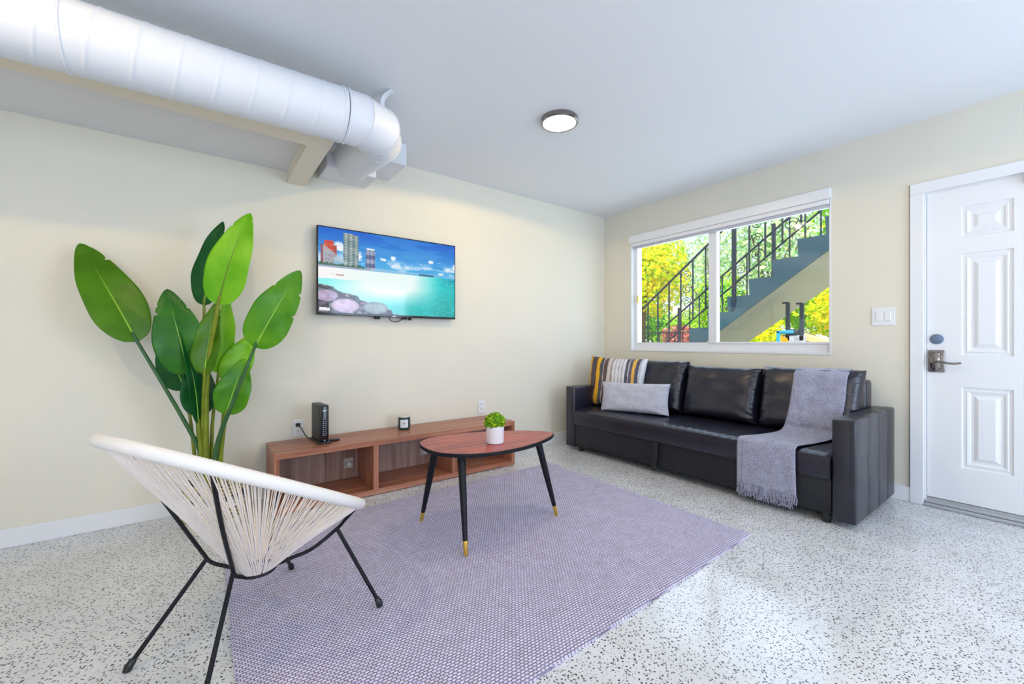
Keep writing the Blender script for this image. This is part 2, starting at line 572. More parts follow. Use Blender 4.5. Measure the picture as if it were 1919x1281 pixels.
    def build(s, name, m, parent=None, smooth=False, angle=35, label=None):
        me = bpy.data.meshes.new(name)
        me.from_pydata(s.v, [], s.f)
        bm = bmesh.new(); bm.from_mesh(me)
        bmesh.ops.recalc_face_normals(bm, faces=bm.faces)
        bm.to_mesh(me); bm.free()
        me.materials.append(m)
        if smooth:
            for p in me.polygons: p.use_smooth = True
            me.set_sharp_from_angle(angle=math.radians(angle))
        o = bpy.data.objects.new(name, me)
        COL.objects.link(o)
        if parent is not None:
            o.parent = parent
            if parent.type == 'EMPTY':
                o.matrix_parent_inverse = Matrix.Translation(-Vector(parent.location))
        if label: o['label'] = label
        return o


def thing(name, loc, label, cat, group=None):
    o = bpy.data.objects.new(name, None)
    o.empty_display_size = 0.1
    COL.objects.link(o)
    o.location = loc
    o['label'] = label; o['category'] = cat
    if group: o['group'] = group
    return o


def tag(o, label, cat, group=None, kind=None):
    o['label'] = label; o['category'] = cat
    if group: o['group'] = group
    if kind: o['kind'] = kind
    return o


def struct(o, label=None):
    o['kind'] = 'structure'
    if label: o['label'] = label
    return o


def catmull(pts, n=8, closed=False):
    pts = [Vector(p) for p in pts]
    out = []
    m = len(pts)
    rng = range(m) if closed else range(m - 1)
    for i in rng:
        p0 = pts[(i - 1) % m] if closed or i > 0 else pts[i] * 2 - pts[i + 1]
        p1 = pts[i]; p2 = pts[(i + 1) % m]
        p3 = pts[(i + 2) % m] if closed or i + 2 < m else p2 * 2 - p1
        for k in range(n):
            t = k / n
            out.append(0.5 * ((2 * p1) + (p2 - p0) * t + (2 * p0 - 5 * p1 + 4 * p2 - p3) * t * t + (3 * p1 - p0 - 3 * p2 + p3) * t ** 3))
    if not closed: out.append(pts[-1])
    return out


def lerp(a, b, t): return a + (b - a) * t


# ------------------------------------------------------------------ room shell
XW, YW, H = 3.865, 3.3575, 2.566
X0, Y0 = -2.8, -2.0
WT = 0.2
o = MB().box(X0 - WT, Y0 - WT, -0.12, XW, YW + WT, 0).build('floor', M['terrazzo'])
struct(o, 'polished pale terrazzo floor with dark chips')
struct(MB().box(X0 - WT, Y0 - WT, H, XW + WT, YW + WT, H + 0.12).build('ceiling', M['ceil']), 'smooth white ceiling')
struct(MB().box(X0 - WT, YW, 0, XW + WT, YW + WT, H).build('wall_left', M['wall']), 'cream wall behind the television')
struct(MB().box(X0 - WT, Y0 - WT, 0, X0, YW, H).build('wall_rear', M['wall']))
# window wall with window and door openings
WY0, WY1, WZ0, WZ1 = 1.111, 2.972, 0.985, 2.20
DY0, DY1, DZ = -0.37, 0.60, 2.075
b = MB()
b.box(XW, WY1, 0, XW + WT, YW, H)
b.box(XW, WY0, 0, XW + WT, WY1, WZ0)
b.box(XW, WY0, WZ1, XW + WT, WY1, H)
b.box(XW, DY1, 0, XW + WT, WY0, H)
b.box(XW, DY0, DZ, XW + WT, DY1, H)
b.box(XW, Y0 - WT, 0, XW + WT, DY0, H)
struct(b.build('wall_right', M['wall']), 'cream wall with the window and the entry door')
# wall behind the camera with two window openings
b = MB()
b.box(X0, Y0 - WT, 0, -2.0, Y0, H); b.box(-0.2, Y0 - WT, 0, 2.0, Y0, H); b.box(3.5, Y0 - WT, 0, XW, Y0, H)
b.box(-2.0, Y0 - WT, 0, -0.2, Y0, 0.5); b.box(-2.0, Y0 - WT, 2.1, -0.2, Y0, H)
b.box(2.0, Y0 - WT, 0, 3.5, Y0, 0.3); b.box(2.0, Y0 - WT, 2.2, 3.5, Y0, H)
struct(b.build('wall_back', M['wall']))

struct(MB().rbox(X0, YW - 0.013, 0, XW, YW, 0.100, 0.003, 1).build('baseboard_left', M['white']))
struct(MB().rbox(XW - 0.013, 0.665, 0, XW, YW - 0.013, 0.100, 0.003, 1).build('baseboard_right', M['white']))

# ---- window in the right wall
win = MB()
FX0, FX1 = XW + 0.045, XW + 0.105
zg0, zg1 = 1.078, 2.135
yl, yr = WY1, WY1  # left edge is at larger y
win.box(FX0, WY0, WZ0, FX1, WY1, zg0)            # bottom rail
win.box(FX0, WY0, zg1, FX1, WY1, WZ1)            # head
win.box(FX0, WY1 - 0.055, zg0, FX1, WY1, zg1)     # far jamb
win.box(FX0, WY0, zg0, FX1, WY0 + 0.028, zg1)     # near jamb
wf = win.build('window_1', M['vinyl'])
struct(wf, 'white sliding window above the sofa')
my = 2.055
MB().rbox(FX0 - 0.012, my - 0.040, zg0 - 0.01, FX1 - 0.01, my + 0.040, zg1, 0.004, 1).build('meeting_rail', M['vinyl'], wf)
MB().rbox(FX0 - 0.008, WY0 + 0.02, zg0 - 0.012, FX0 + 0.03, my, zg0 + 0.006, 0.003, 1).build('sash_rail', M['vinyl'], wf)
MB().box(FX0 + 0.035, my, zg0, FX0 + 0.041, WY1 - 0.055, zg1).build('glass_pane', M['glass'], wf)
MB().box(FX0 + 0.015, WY0 + 0.028, zg0, FX0 + 0.021, my, zg1).build('glass_pane', M['glass'], wf)
MB().rbox(FX0 - 0.02, WY1 - 0.075, 1.52, FX0, WY1 - 0.06, 1.60, 0.003, 1).build('sash_lock', mat('yellow_tag', (0.8, 0.65, 0.1, 1), 0.5, var=(10, 0.1)), wf, label='small yellow tag on the frame')
# reveal lining and sill, head board and roller blind cassette
struct(MB().box(XW - 0.002, WY1 - 0.012, WZ0, FX0, WY1, WZ1).box(XW - 0.002, WY0, WZ0, FX0, WY0 + 0.010, WZ1).box(XW - 0.006, WY0, WZ0 - 0.001, FX0, WY1, WZ0 + 0.012).build('trim_1', M['white']), 'white lining of the window opening')
struct(MB().rbox(XW - 0.030, WY0 - 0.002, 2.178, XW + 0.01, WY1 + 0.012, 2.262, 0.004, 1).build('trim_2', M['white']), 'white head board over the window')
bl = thing('roller_blind', (XW + 0.0, 2.04, 2.13), 'white roller blind rolled up under the window head board', 'blind')
MB().rbox(XW - 0.018, WY0 + 0.012, 2.142, XW + 0.035, WY1 - 0.014, 2.178, 0.006, 2).build('cassette', M['vinyl'], bl)
MB().rbox(XW + 0.002, WY0 + 0.016, 2.118, XW + 0.020, WY1 - 0.03, 2.142, 0.004, 2).build('bottom_bar', mat('blind_bar', (0.55, 0.56, 0.62, 1), 0.5, var=(10, 0.02)), bl, label='grey lower bar of the blind')

# ---- entry door
cas = MB()
cas.rbox(XW - 0.018, 0.600, 0, XW + 0.004, 0.668, 2.0718, 0.003, 1)
cas.rbox(XW - 0.018, DY0 - 0.066, 2.072, XW + 0.004, 0.668, 2.145, 0.004, 1)
cas.rbox(XW - 0.018, DY0 - 0.066, 0, XW + 0.004, DY0, 2.072, 0.004, 1)
cas.box(XW + 0.005, 0.590, 0, XW + 0.12, 0.5998, 2.0615)
cas.box(XW + 0.005, DY0, 2.062, XW + 0.12, 0.5995, 2.0745)
struct(cas.build('trim_3', M['white']), 'white casing around the entry door')


def panel_door():
    """slab with raised and recessed panels, modelled as height steps on the room side"""
    xs = XW + 0.012
    bmv = MB()
    ys = [(0.217, 0.431), (-0.165, 0.049)]
    zs = [(1.745, 1.940), (0.996, 1.643), (0.284, 0.797)]
    dy0, dy1, dz0, dz1 = DY0 + 0.012, 0.588, 0.062, 2.062
    yy = sorted({dy0, dy1, *[v for p in ys for v in p]})
    zz = sorted({dz0, dz1, *[v for p in zs for v in p]})
    for i in range(len(yy) - 1):
        for j in range(len(zz) - 1):
            a0, a1, c0, c1 = yy[i], yy[i + 1], zz[j], zz[j + 1]
            hit = any(abs(a0 - p[0]) < 1e-6 for p in ys) and any(abs(c0 - q[0]) < 1e-6 for q in zs)
            if not hit:
                bmv.add([(xs, a0, c0), (xs, a1, c0), (xs, a1, c1), (xs, a0, c1)], [(0, 1, 2, 3)])
            else:
                rings = [(0, 0), (0.005, 0.009), (0.018, 0.009), (0.024, 0.004), (0.034, 0.007), (0.040, 0.011), (0.052, 0.011), (0.072, 0.002)]
                prev = None
                for (ins, dep) in rings:
                    q = [(xs + dep, a0 + ins, c0 + ins), (xs + dep, a1 - ins, c0 + ins), (xs + dep, a1 - ins, c1 - ins), (xs + dep, a0 + ins, c1 - ins)]
                    if prev is not None:
                        bmv.add(prev + q, [(k, (k + 1) % 4, 4 + (k + 1) % 4, 4 + k) for k in range(4)])
                    prev = q
                bmv.add(prev, [(0, 1, 2, 3)])
    bk = xs + 0.042
    bmv.add([(bk, dy0, dz0), (bk, dy1, dz0), (bk, dy1, dz1), (bk, dy0, dz1), (xs, dy0, dz0), (xs, dy1, dz0), (xs, dy1, dz1), (xs, dy0, dz1)],
            [(3, 2, 1, 0), (0, 1, 5, 4), (1, 2, 6, 5), (2, 3, 7, 6), (3, 0, 4, 7)])
    return bmv


door = panel_door().build('door_1', M['white'])
struct(door, 'white six-panel entry door')
xs = XW + 0.012
dd = MB().tube([(xs, 0.542, 1.102), (xs - 0.006, 0.542, 1.102), (xs - 0.009, 0.542, 1.102)], [0.033, 0.033, 0.027], 28).build('deadbolt_cover', M['bluegrey'], door, True, label='round blue-grey cover plate')
pl_ = MB().rbox(xs - 0.014, 0.503, 0.886, xs, 0.582, 1.030, 0.006, 3).build('lock_plate', M['chrome'], door, True, label='polished nickel lock plate')
MB().tube([(xs - 0.012, 0.543, 0.958), (xs - 0.024, 0.543, 0.958), (xs - 0.034, 0.543, 0.958)], [0.033, 0.029, 0.012], 26, flat=1.95).build('rose', M['chrome'], pl_, True)
MB().tube([(xs - 0.03, 0.543, 0.958), (xs - 0.055, 0.543, 0.958)], 0.010, 14).build('spindle', M['chrome'], pl_, True)
MB().tube(catmull([(xs - 0.055, 0.548, 0.958), (xs - 0.058, 0.52, 0.957), (xs - 0.056, 0.485, 0.948), (xs - 0.052, 0.455, 0.946), (xs - 0.046, 0.428, 0.950)], 5), 0.0072, 10).build('lever', M['chrome'], pl_, True)
MB().rbox(xs - 0.05, -0.02, 2.015, xs, 0.172, 2.055, 0.006, 2).build('door_closer', M['alu'], door, True, label='grey door closer at the top')
struct(MB().rbox(XW - 0.022, DY0, 0.0, XW + 0.07, 0.60, 0.022, 0.005, 1).rbox(XW - 0.006, DY0, 0.022, XW + 0.07, 0.60, 0.040, 0.004, 1).box(XW + 0.008, DY0, 0.04, XW + 0.06, 0.59, 0.058).build('trim_4', M['alu']), 'metal threshold under the door')

# ---- soffit frame in the left wall corner
SX, SY, SZ = 0.605, 2.50, 2.218
s = MB()
s.box(X0, SY, SZ, SX, SY + 0.145, 2.48)
s.box(X0, SY + 0.075, 2.48, SX, SY + 0.145, H)
s.box(0.488, SY + 0.145, SZ, SX, YW, H - 0.0005)
struct(s.build('trim_5', M['trimcream']), 'cream soffit frame under the ceiling')
struct(MB().box(X0, SY + 0.145, 2.300, 0.488, YW, 2.34).build('trim_6', mat('soffit_panel_paint', (0.76, 0.77, 0.78, 1), 0.75, bump=(80, 0.08, 0.003))), 'white recessed panel inside the soffit frame')

# ------------------------------------------------------------------ duct
duct = thing('air_duct', (0.0, 2.313, 2.282), 'large white spiral round air duct along the ceiling with a mitred elbow', 'duct')


def spiral_duct():
    cy, cz, r0 = 2.313, 2.282, 0.1335
    pitch = 0.135
    nx, ns = int((0.60 - X0) / 0.0045), 56
    b = MB()
    x = [X0 + (0.60 - X0) * i / nx for i in range(nx + 1)]
    for i in range(nx + 1):
        for j in range(ns):
            a = 2 * PI * j / ns
            ph = (x[i] / pitch + j / ns) % 1.0
            d = min(ph, 1 - ph) * pitch
            r = r0 + 0.0045 * math.exp(-(d / 0.0042) ** 2)
            b.v.append((x[i], cy + 0.017 * (0.6 - x[i]) + r * math.cos(a), cz - 0.013 * (0.6 - x[i]) + r * math.sin(a)))
    for i in range(nx):
        for j in range(ns):
            b.f.append((i * ns + j, i * ns + (j + 1) % ns, (i + 1) * ns + (j + 1) % ns, (i + 1) * ns + j))
    return b


spiral_duct().build('spiral_pipe', M['duct'], duct, True, 60)
for xx in (-0.42, 0.585, 0.612):
    ring = [(xx - 0.006, 0.1335), (xx - 0.003, 0.1385), (xx + 0.003, 0.1385), (xx + 0.006, 0.1335)]
    MB().tube([(a, 2.313 + 0.017 * (0.6 - a), 2.282 - 0.013 * (0.6 - a)) for a, _ in ring], [r for _, r in ring], 48, caps=False).build('collar', M['duct'], duct, True)
elb = [(0.600, 2.313, 2.282), (0.690, 2.316, 2.282), (0.795, 2.372, 2.286), (0.848, 2.492, 2.298), (0.856, 2.66, 2.322), (0.864, 2.86, 2.358), (0.876, 3.12, 2.400)]
for i in range(len(elb) - 1):
    pass
e = MB().tube(elb, [0.1335, 0.134, 0.134, 0.134, 0.136, 0.139, 0.140], 44, caps=True)
e.build('elbow', M['duct'], duct, True, 22)
for i in (1, 2, 3):
    p = Vector(elb[i]); d = (Vector(elb[i + 1]) - p).normalized() + (p - Vector(elb[i - 1])).normalized(); d.normalize()
    side = d.cross(Vector((0, 0, 1))).normalized(); upv = side.cross(d).normalized()
    c = max(0.8, (p - Vector(elb[i - 1])).normalized().dot(d))
    ringp = [p + side * (math.cos(t) * 0.1345 / c) + upv * (math.sin(t) * 0.1345) for t in [2 * PI * q / 48 for q in range(48)]]
    MB().tube(ringp, 0.0026, 6, closed=True).build('seam', mat('seam_sealant', (0.72, 0.73, 0.75, 1), 0.5, var=(20, 0.03)) if i == 1 else bpy.data.materials['seam_sealant'], duct, True)
bx = MB()
bx.rbox(0.70, 2.985, 2.402, 1.232, YW - 0.001, H - 0.001, 0.004, 1)
bx.rbox(0.695, 3.085, 2.297, 1.040, YW - 0.001, 2.405, 0.004, 1)
bx.build('register_box', M['duct'], duct, label='white rectangular box where the duct meets the wall')
MB().tube(catmull([(0.905, 2.40, H), (0.880, 2.425, 2.548), (0.862, 2.445, 2.515), (0.868, 2.46, 2.475), (0.885, 2.47, 2.43)], 6), 0.020, 10, flat=0.15).build('hanger_strap', M['duct'], duct, True)

# ------------------------------------------------------------------ ceiling lights


def ceiling_light(x, y, label, group=None, power=28):
    t = thing('ceiling_light', (x, y, H), label, 'ceiling light', group)
    MB().lathe([(0.108, H - 0.001), (0.124, H - 0.001), (0.124, H - 0.026), (0.119, H - 0.030), (0.110, H - 0.030), (0.108, H - 0.024)], x, y, 56, False, False).build('frame', M['chrome'], t, True)
    MB().lathe([(0.110, H - 0.010), (0.1105, H - 0.022), (0.105, H - 0.028), (0.05, H - 0.031), (0.002, H - 0.032)], x, y, 56, True, True).build('diffuser', M['diffuser'], t, True)
    lo = lamp('lamp', 'SPOT', (x, y, H - 0.050), (0, 0, 0), power, (1.0, 0.70, 0.30), shadow_soft_size=0.03, spot_size=math.radians(171), spot_blend=0.10)
    lo.parent = t; lo.matrix_parent_inverse = Matrix.Translation(-Vector(t.location))
    return t


ceiling_light(1.915, 2.050, 'round flush ceiling light with thin metal ring, lit, in front of the duct')
for x, y, pw in ((1.30, -0.75, 32), (-0.9, 1.3, 30)):  # unseen extra fixtures, added to even out the room lighting
    ceiling_light(x, y, 'round flush ceiling light added out of view to even the room lighting', 'ceiling lights added out of view', pw)

# ------------------------------------------------------------------ television
tv = thing('television', (1.258, YW, 1.60), 'flat black television on the wall showing a turquoise beach', 'television')
TX0, TX1, TZ0, TZ1, TY = 0.672, 1.812, 1.283, 1.937, 3.285
MB().rbox(TX0, TY, TZ0, TX1, TY + 0.035, TZ1, 0.003, 1).build('bezel', M['gloss_black'], tv)
MB().rbox(TX0 + 0.18, TY + 0.033, TZ0 + 0.03, TX1 - 0.18, TY + 0.062, TZ1 - 0.14, 0.006, 1).build('back_housing', M['black_plastic'], tv)
MB().rbox(1.10, TY + 0.05, 1.42, 1.42, YW, 1.80, 0.004, 1).build('wall_mount', M['black_metal'], tv)
MB().rbox(1.235, TY - 0.003, TZ0 + 0.004, 1.265, TY + 0.004, TZ0 + 0.011, 0.001, 1).build('badge', M['alu'], tv, label='small silver badge')


def screen_pixels(nx, ny):
    """a bay with towers left, white sand, rocks in the lower left, turquoise water"""
    X, Y = np.meshgrid(np.linspace(0, 1, nx), np.linspace(0, 1, ny))  # Y up
    rs = np.random.RandomState(3)

    def fbm(sx, sy, seed, oct_=5):
        r = np.random.RandomState(seed)
        out = np.zeros_like(X); amp = 1.0; tot = 0
        for k in range(oct_):
            g = r.rand(int(sy * 2 ** k) + 3, int(sx * 2 ** k) + 3)
            gx = X * sx * 2 ** k; gy = Y * sy * 2 ** k
            ix = np.floor(gx).astype(int); iy = np.floor(gy).astype(int)
            fx = gx - ix; fy = gy - iy
            fx = fx * fx * (3 - 2 * fx); fy = fy * fy * (3 - 2 * fy)
            v = (g[iy, ix] * (1 - fx) + g[iy, ix + 1] * fx) * (1 - fy) + (g[iy + 1, ix] * (1 - fx) + g[iy + 1, ix + 1] * fx) * fy
            out += v * amp; tot += amp; amp *= 0.55
        return out / tot
    img = np.zeros((ny, nx, 3))

    def C(*c): return np.array(c) / 255.0

    def blend(m, c):
        nonlocal img
        m = np.clip(m, 0, 1)[..., None]
        img = img * (1 - m) + np.asarray(c) * m
    # sky
    t = np.clip((Y - 0.52) / 0.48, 0, 1)[..., None]
    img = C(80, 185, 235) * (1 - t) + C(5, 95, 205) * t
    cl = fbm(7, 9, 11)
    puff = fbm(26, 18, 17, 4)
    env = np.exp(-((Y - 0.63) / 0.07) ** 2)
    blend(np.clip((cl - 0.50) * 7, 0, 1) * env * 0.9, C(235, 240, 250))
    for cx_, cy_, sx, sy in ((0.12, 0.79, 0.05, 0.10), (0.25, 0.68, 0.035, 0.06), (0.43, 0.70, 0.035, 0.05), (0.50, 0.73, 0.03, 0.035), (0.80, 0.745, 0.03, 0.03), (0.87, 0.735, 0.03, 0.015), (0.95, 0.66, 0.03, 0.025), (0.99, 0.70, 0.02, 0.04), (0.88, 0.585, 0.05, 0.018), (0.71, 0.69, 0.012, 0.012), (0.03, 0.77, 0.03, 0.05)):
        d = np.exp(-(((X - cx_) / sx) ** 2 + ((Y - cy_) / sy) ** 2))
        blend(np.clip((d + (puff - 0.5) * 1.7 - 0.52) * 3.2, 0, 1) * (d > 0.08), C(242, 246, 252))
    blend(np.clip((fbm(4, 14, 5) - 0.55) * 3, 0, 0.25) * (Y > 0.7), C(120, 190, 240))
    # towers
    n = fbm(60, 60, 8, 2)

    def tower(x0, x1, z0, z1, ca, cb, fx, fy, curve=0.0):
        top = z1 - curve * ((X - (x0 * 0.7 + x1 * 0.3)) / (x1 - x0)) ** 2
        m = (X > x0) & (X < x1) & (Y > z0) & (Y < top)
        g = (np.sin(X * fx) * 0.5 + 0.5) * 0.4 + (np.sin(Y * fy) > 0) * 0.6
        c = ca * (1 - g[..., None]) + cb * g[..., None]
        img[m] = c[m]
    tower(0.015, 0.10, 0.56, 0.80, C(110, 50, 75), C(185, 110, 110), 260, 300)
    tower(0.035, 0.095, 0.72, 0.85, C(220, 90, 50), C(195, 60, 50), 120, 100)
    tower(0.09, 0.115, 0.66, 0.80, C(200, 90, 70), C(150, 60, 60), 200, 200)
    tower(0.155, 0.255, 0.55, 0.965, C(60, 95, 110), C(195, 205, 195), 190, 330, 0.05)
    tower(0.305, 0.370, 0.55, 0.80, C(70, 80, 125), C(170, 175, 200), 240, 60)
    img[(X > 0.31) & (X < 0.365) & (Y > 0.79) & (Y < 0.815)] = C(220, 235, 245)
    tri = (X > 0.03) & (X < 0.17) & (Y > 0.55) & (Y < 0.76 - (X - 0.06) * 1.3)
    blend(tri * (0.5 + n * 0.5), C(170, 195, 205))
    blend(((X < 0.30) & (Y > 0.545) & (Y < 0.585 + (n - 0.5) * 0.05)) * 0.85, C(60, 100, 75))
    blend(((X < 0.34) & (Y > 0.52) & (Y < 0.56)) * 0.85, C(170, 178, 205))
    blend((np.abs(Y - 0.555) < 0.018) * (X > 0.34) * np.clip(1.2 - X, 0, 1) * 0.7, C(205, 215, 235))
    blend((np.abs(Y - 0.545) < 0.012 + 0.01 * n) * (X > 0.7) * (X < 0.82) * 0.8, C(40, 90, 120))
    # sand and water
    hor = 0.535
    wtr = Y < hor
    tt = np.clip((X - 0.25) / 0.75, 0, 1)[..., None]
    wc = C(150, 245, 245) * (1 - tt) + C(0, 205, 205) * tt
    dd_ = np.clip((hor - Y) / hor, 0, 1)[..., None]
    wc = wc * (1 - 0.25 * dd_ * tt) 
    wm = wtr[..., None]
    img = np.where(wm, wc, img)
    blend(wtr * np.clip((X - 0.8) * 4, 0, 1) * np.clip((Y - 0.38) / 0.12, 0, 1) * 0.8, C(5, 120, 160))
    blend(wtr * np.clip((fbm(60, 50, 21, 3) - 0.5) * 1.6, 0, 0.5) * (X > 0.65), C(60, 235, 225))
    sand = (Y < hor) & (Y > 0.40 + 0.02 * X) & (X < 0.66)
    blend(sand * 1.0, C(252, 250, 250))
    glare = np.clip(1.25 - np.abs((X - 0.47) / 0.33), 0, 1) * np.clip((Y - 0.10) / 0.25, 0, 1) * wtr
    blend(np.clip(glare * 1.4, 0, 1), C(240, 255, 252))
    blend(((X > 0.08) & (X < 0.17) & (np.abs(Y - 0.452) < 0.008)) * (n > 0.5) * 0.6, C(150, 90, 90))
    # rocks
    edge = 0.355 - 0.62 * X + (fbm(14, 14, 31, 3) - 0.5) * 0.10
    rock = (Y < edge) & (X < 0.60)
    rn = fbm(34, 30, 33, 4)
    pts = rs.rand(90, 2) * np.array([0.62, 0.40])
    dist = np.sqrt(((X[..., None] - pts[:, 0]) * 1.5) ** 2 + ((Y[..., None] - pts[:, 1])) ** 2)
    srt = np.sort(dist, axis=-1)
    gap = np.clip((srt[..., 1] - srt[..., 0]) * 40, 0, 1)
    idc = np.argmin(dist, axis=-1)
    tintr = rs.rand(90, 1) * 0.35 + 0.75
    basec = np.array([C(150, 140, 165), C(125, 140, 145), C(165, 150, 150)])[rs.randint(0, 3, 90)] * tintr
    rc = basec[idc] * (0.65 + 0.6 * rn[..., None]) * (0.45 + 0.55 * gap[..., None])
    img = np.where(rock[..., None], rc, img)
    for cx_, cy_, a, b_, cc in ((0.17, 0.09, 0.09, 0.085, C(212, 192, 222)), (0.375, 0.08, 0.085, 0.075, C(158, 175, 180)), (0.05, 0.20, 0.07, 0.07, C(190, 172, 206))):
        d = ((X - cx_) / a) ** 2 + ((Y - cy_) / b_) ** 2
        blend((d < 1) * 1.0, np.clip(cc * (0.80 + 0.35 * rn[..., None]) * np.clip(1.15 - 0.3 * d[..., None], 0, 1), 0, 1))
    img[(X > 0.005) & (X < 0.07) & (Y > 0.02) & (Y < 0.06 + 0.1 * (0.03 - X))] = C(240, 235, 245)
    return np.clip(img, 0, 1)


def screen():
    nx, ny = 460, 258
    img = screen_pixels(nx, ny)
    x0, x1, z0, z1 = TX0 + 0.009, TX1 - 0.009, TZ0 + 0.018, TZ1 - 0.009
    gx = np.linspace(x0, x1, nx); gz = np.linspace(z0, z1, ny)
    me = bpy.data.meshes.new('screen')
    vx = np.zeros((ny, nx, 3)); vx[..., 0] = gx[None, :]; vx[..., 1] = TY - 0.0012; vx[..., 2] = gz[:, None]
    idx = np.arange(nx * ny).reshape(ny, nx)
    f = np.stack([idx[:-1, :-1], idx[:-1, 1:], idx[1:, 1:], idx[1:, :-1]], -1).reshape(-1, 4)
    me.from_pydata(vx.reshape(-1, 3).tolist(), [], f.tolist())
    ca = me.color_attributes.new('Col', 'FLOAT_COLOR', 'POINT')
    lin = np.where(img <= 0.04045, img / 12.92, ((img + 0.055) / 1.055) ** 2.4)
    arr = np.ones((nx * ny, 4)); arr[:, :3] = lin.reshape(-1, 3)
    ca.data.foreach_set('color', arr.ravel())
    me.materials.append(M['screen'])
    o = bpy.data.objects.new('screen', me); COL.objects.link(o); o.parent = tv
    o.matrix_parent_inverse = Matrix.Translation(-Vector(tv.location))
    o['label'] = 'picture of towers, white sand, rocks and turquoise sea'


screen()
MB().tube(catmull([(1.22, TY + 0.04, TZ0 + 0.01), (1.235, TY + 0.03, TZ0 - 0.025), (1.28, TY + 0.03, TZ0 - 0.035), (1.32, TY + 0.035, TZ0 - 0.018), (1.34, TY + 0.04, TZ0 + 0.01)], 6), 0.0035, 8).build('cable', M['cable'], tv, True)
for a, c_, d in ((1.10, 1.145, 0.018), (1.325, 1.37, 0.014), (1.385, 1.41, 0.018)):
    MB().rbox(a, TY + 0.02, TZ0 - d, c_, TY + 0.045, TZ0 - 0.0005, 0.003, 1).build('connector', M['cable'], tv, True)

# ------------------------------------------------------------------ low tv bench
BX0, BX1, BY0, BY1, BZ0, BZ1 = 0.357, 2.215, 2.945, 3.335, 0.006, 0.387
T = 0.036
ben = thing('tv_bench', ((BX0 + BX1) / 2, BY0, 0), 'long low walnut-look tv bench with three open compartments', 'tv bench')
MB().rbox(BX0, BY0, BZ1 - T, BX1, BY1, BZ1, 0.0015, 1).build('top_panel', M['wood_x'], ben)
MB().rbox(BX0 + 0.03, BY0 + 0.001, BZ0, BX1 - 0.03, BY1, BZ0 + T, 0.0015, 1).build('bottom_panel', M['wood_x'], ben)
for a in (BX0, BX1 - 0.03):
    MB().rbox(a, BY0 + 0.001, BZ0, a + 0.03, BY1, BZ1 - T, 0.0015, 1).build('side_panel', M['wood_z'], ben)
for a in (0.972, 1.600):
    MB().rbox(a, BY0 + 0.001, BZ0 + T, a + 0.037, BY1 - 0.012, BZ1 - T, 0.0015, 1).build('divider', M['wood_z'], ben)
for a0, a1 in ((BX0 + 0.03, 0.972), (1.009, 1.600), (1.637, BX1 - 0.03)):
    y0, y1, z0, z1 = BY1 - 0.012, BY1 - 0.004, BZ0 + T, BZ1 - T
    hx0, hx1, hz0, hz1 = a1 - 0.105, a1 - 0.03, z0 + 0.07, z0 + 0.15
    q = MB().box(a0, y0, z0, hx0, y1, z1).box(hx1, y0, z0, a1, y1, z1).box(hx0, y0, z0, hx1, y1, hz0).box(hx0, y0, hz1, hx1, y1, z1)
    q.build('back_panel', M['wood_back'], ben)
    MB().tube([(hx0 + 0.04, y0 + 0.001, hz0 + 0.035), (hx0 + 0.04, y0 - 0.012, hz0 + 0.035)], [0.02, 0.016], 14).build('cable_grommet', M['plastic_white'], ben, True)

# outlets


def outlet(x, z, label, tvwall=True):
    t = thing('wall_outlet', (x, YW, z), label, 'outlet')
    MB().rbox(x - 0.038, YW - 0.007, z - 0.060, x + 0.038, YW, z + 0.060, 0.003, 2).build('cover_plate', M['plastic_white'], t)
    for dz in (0.024, -0.024):
        b = MB().rbox(x - 0.017, YW - 0.010, z + dz - 0.018, x + 0.017, YW - 0.006, z + dz + 0.018, 0.002, 1)
        r = b.build('receptacle', M['plastic_white'], t)
        MB().box(x - 0.009, YW - 0.0108, z + dz - 0.004, x - 0.006, YW - 0.0099, z + dz + 0.009).box(x + 0.006, YW - 0.0108, z + dz - 0.004, x + 0.009, YW - 0.0099, z + dz + 0.009).build('slots', M['black_plastic'], r)
    return t


outlet(0.567, 0.463, 'white wall outlet left of the router with a black plug in it')
outlet(2.130, 0.470, 'white wall plate above the right end of the tv bench')

# router
RC = Vector((0.668, 3.165, BZ1))
rt = thing('router', RC, 'tall black upright router standing on the left of the tv bench', 'router')
rm = Matrix.Translation(RC) @ Matrix.Rotation(math.radians(4), 4, 'Z')
MB().rbox(-0.030, -0.100, 0.012, 0.030, 0.100, 0.262, 0.008, 3, rm).build('shell', M['router'], rt, True)
MB().rbox(-0.027, -0.1035, 0.014, 0.027, -0.097, 0.255, 0.003, 2, rm).build('front_panel', M['gloss_black'], rt, True)
MB().rbox(-0.042, -0.120, 0.0, 0.042, 0.108, 0.013, 0.004, 2, rm).build('base_foot', M['black_plastic'], rt, True)
for i in range(9):
    zz = 0.165 - i * 0.0135
    MB().rbox(-0.011, -0.1045, zz, -0.003, -0.1030, zz + 0.004, 0.0005, 1, rm).rbox(0.003, -0.1045, zz, 0.013, -0.1030, zz + 0.003, 0.0005, 1, rm).build('indicator', M['led'], rt)
MB().rbox(-0.012, -0.1045, 0.222, 0.012, -0.1030, 0.229, 0.0005, 1, rm).build('logo', M['alu'], rt)
MB().rbox(-0.004, -0.1045, 0.018, 0.004, -0.1030, 0.026, 0.0005, 1, rm).build('front_port', M['led'], rt)
rc_ = MB().rbox(0.555 - 0.012, YW - 0.034, 0.476, 0.555 + 0.014, YW - 0.0105, 0.498, 0.003, 1)
rc_.tube(catmull([(0.556, YW - 0.034, 0.486), (0.570, YW - 0.075, 0.468), (0.590, YW - 0.085, 0.425), (0.612, YW - 0.10, 0.398), (0.640, YW - 0.105, 0.400)], 8), 0.0035, 8)
tag(rc_.build('power_cable', M['cable'], None, True), 'black plug and power cable from outlet to router', 'cable')
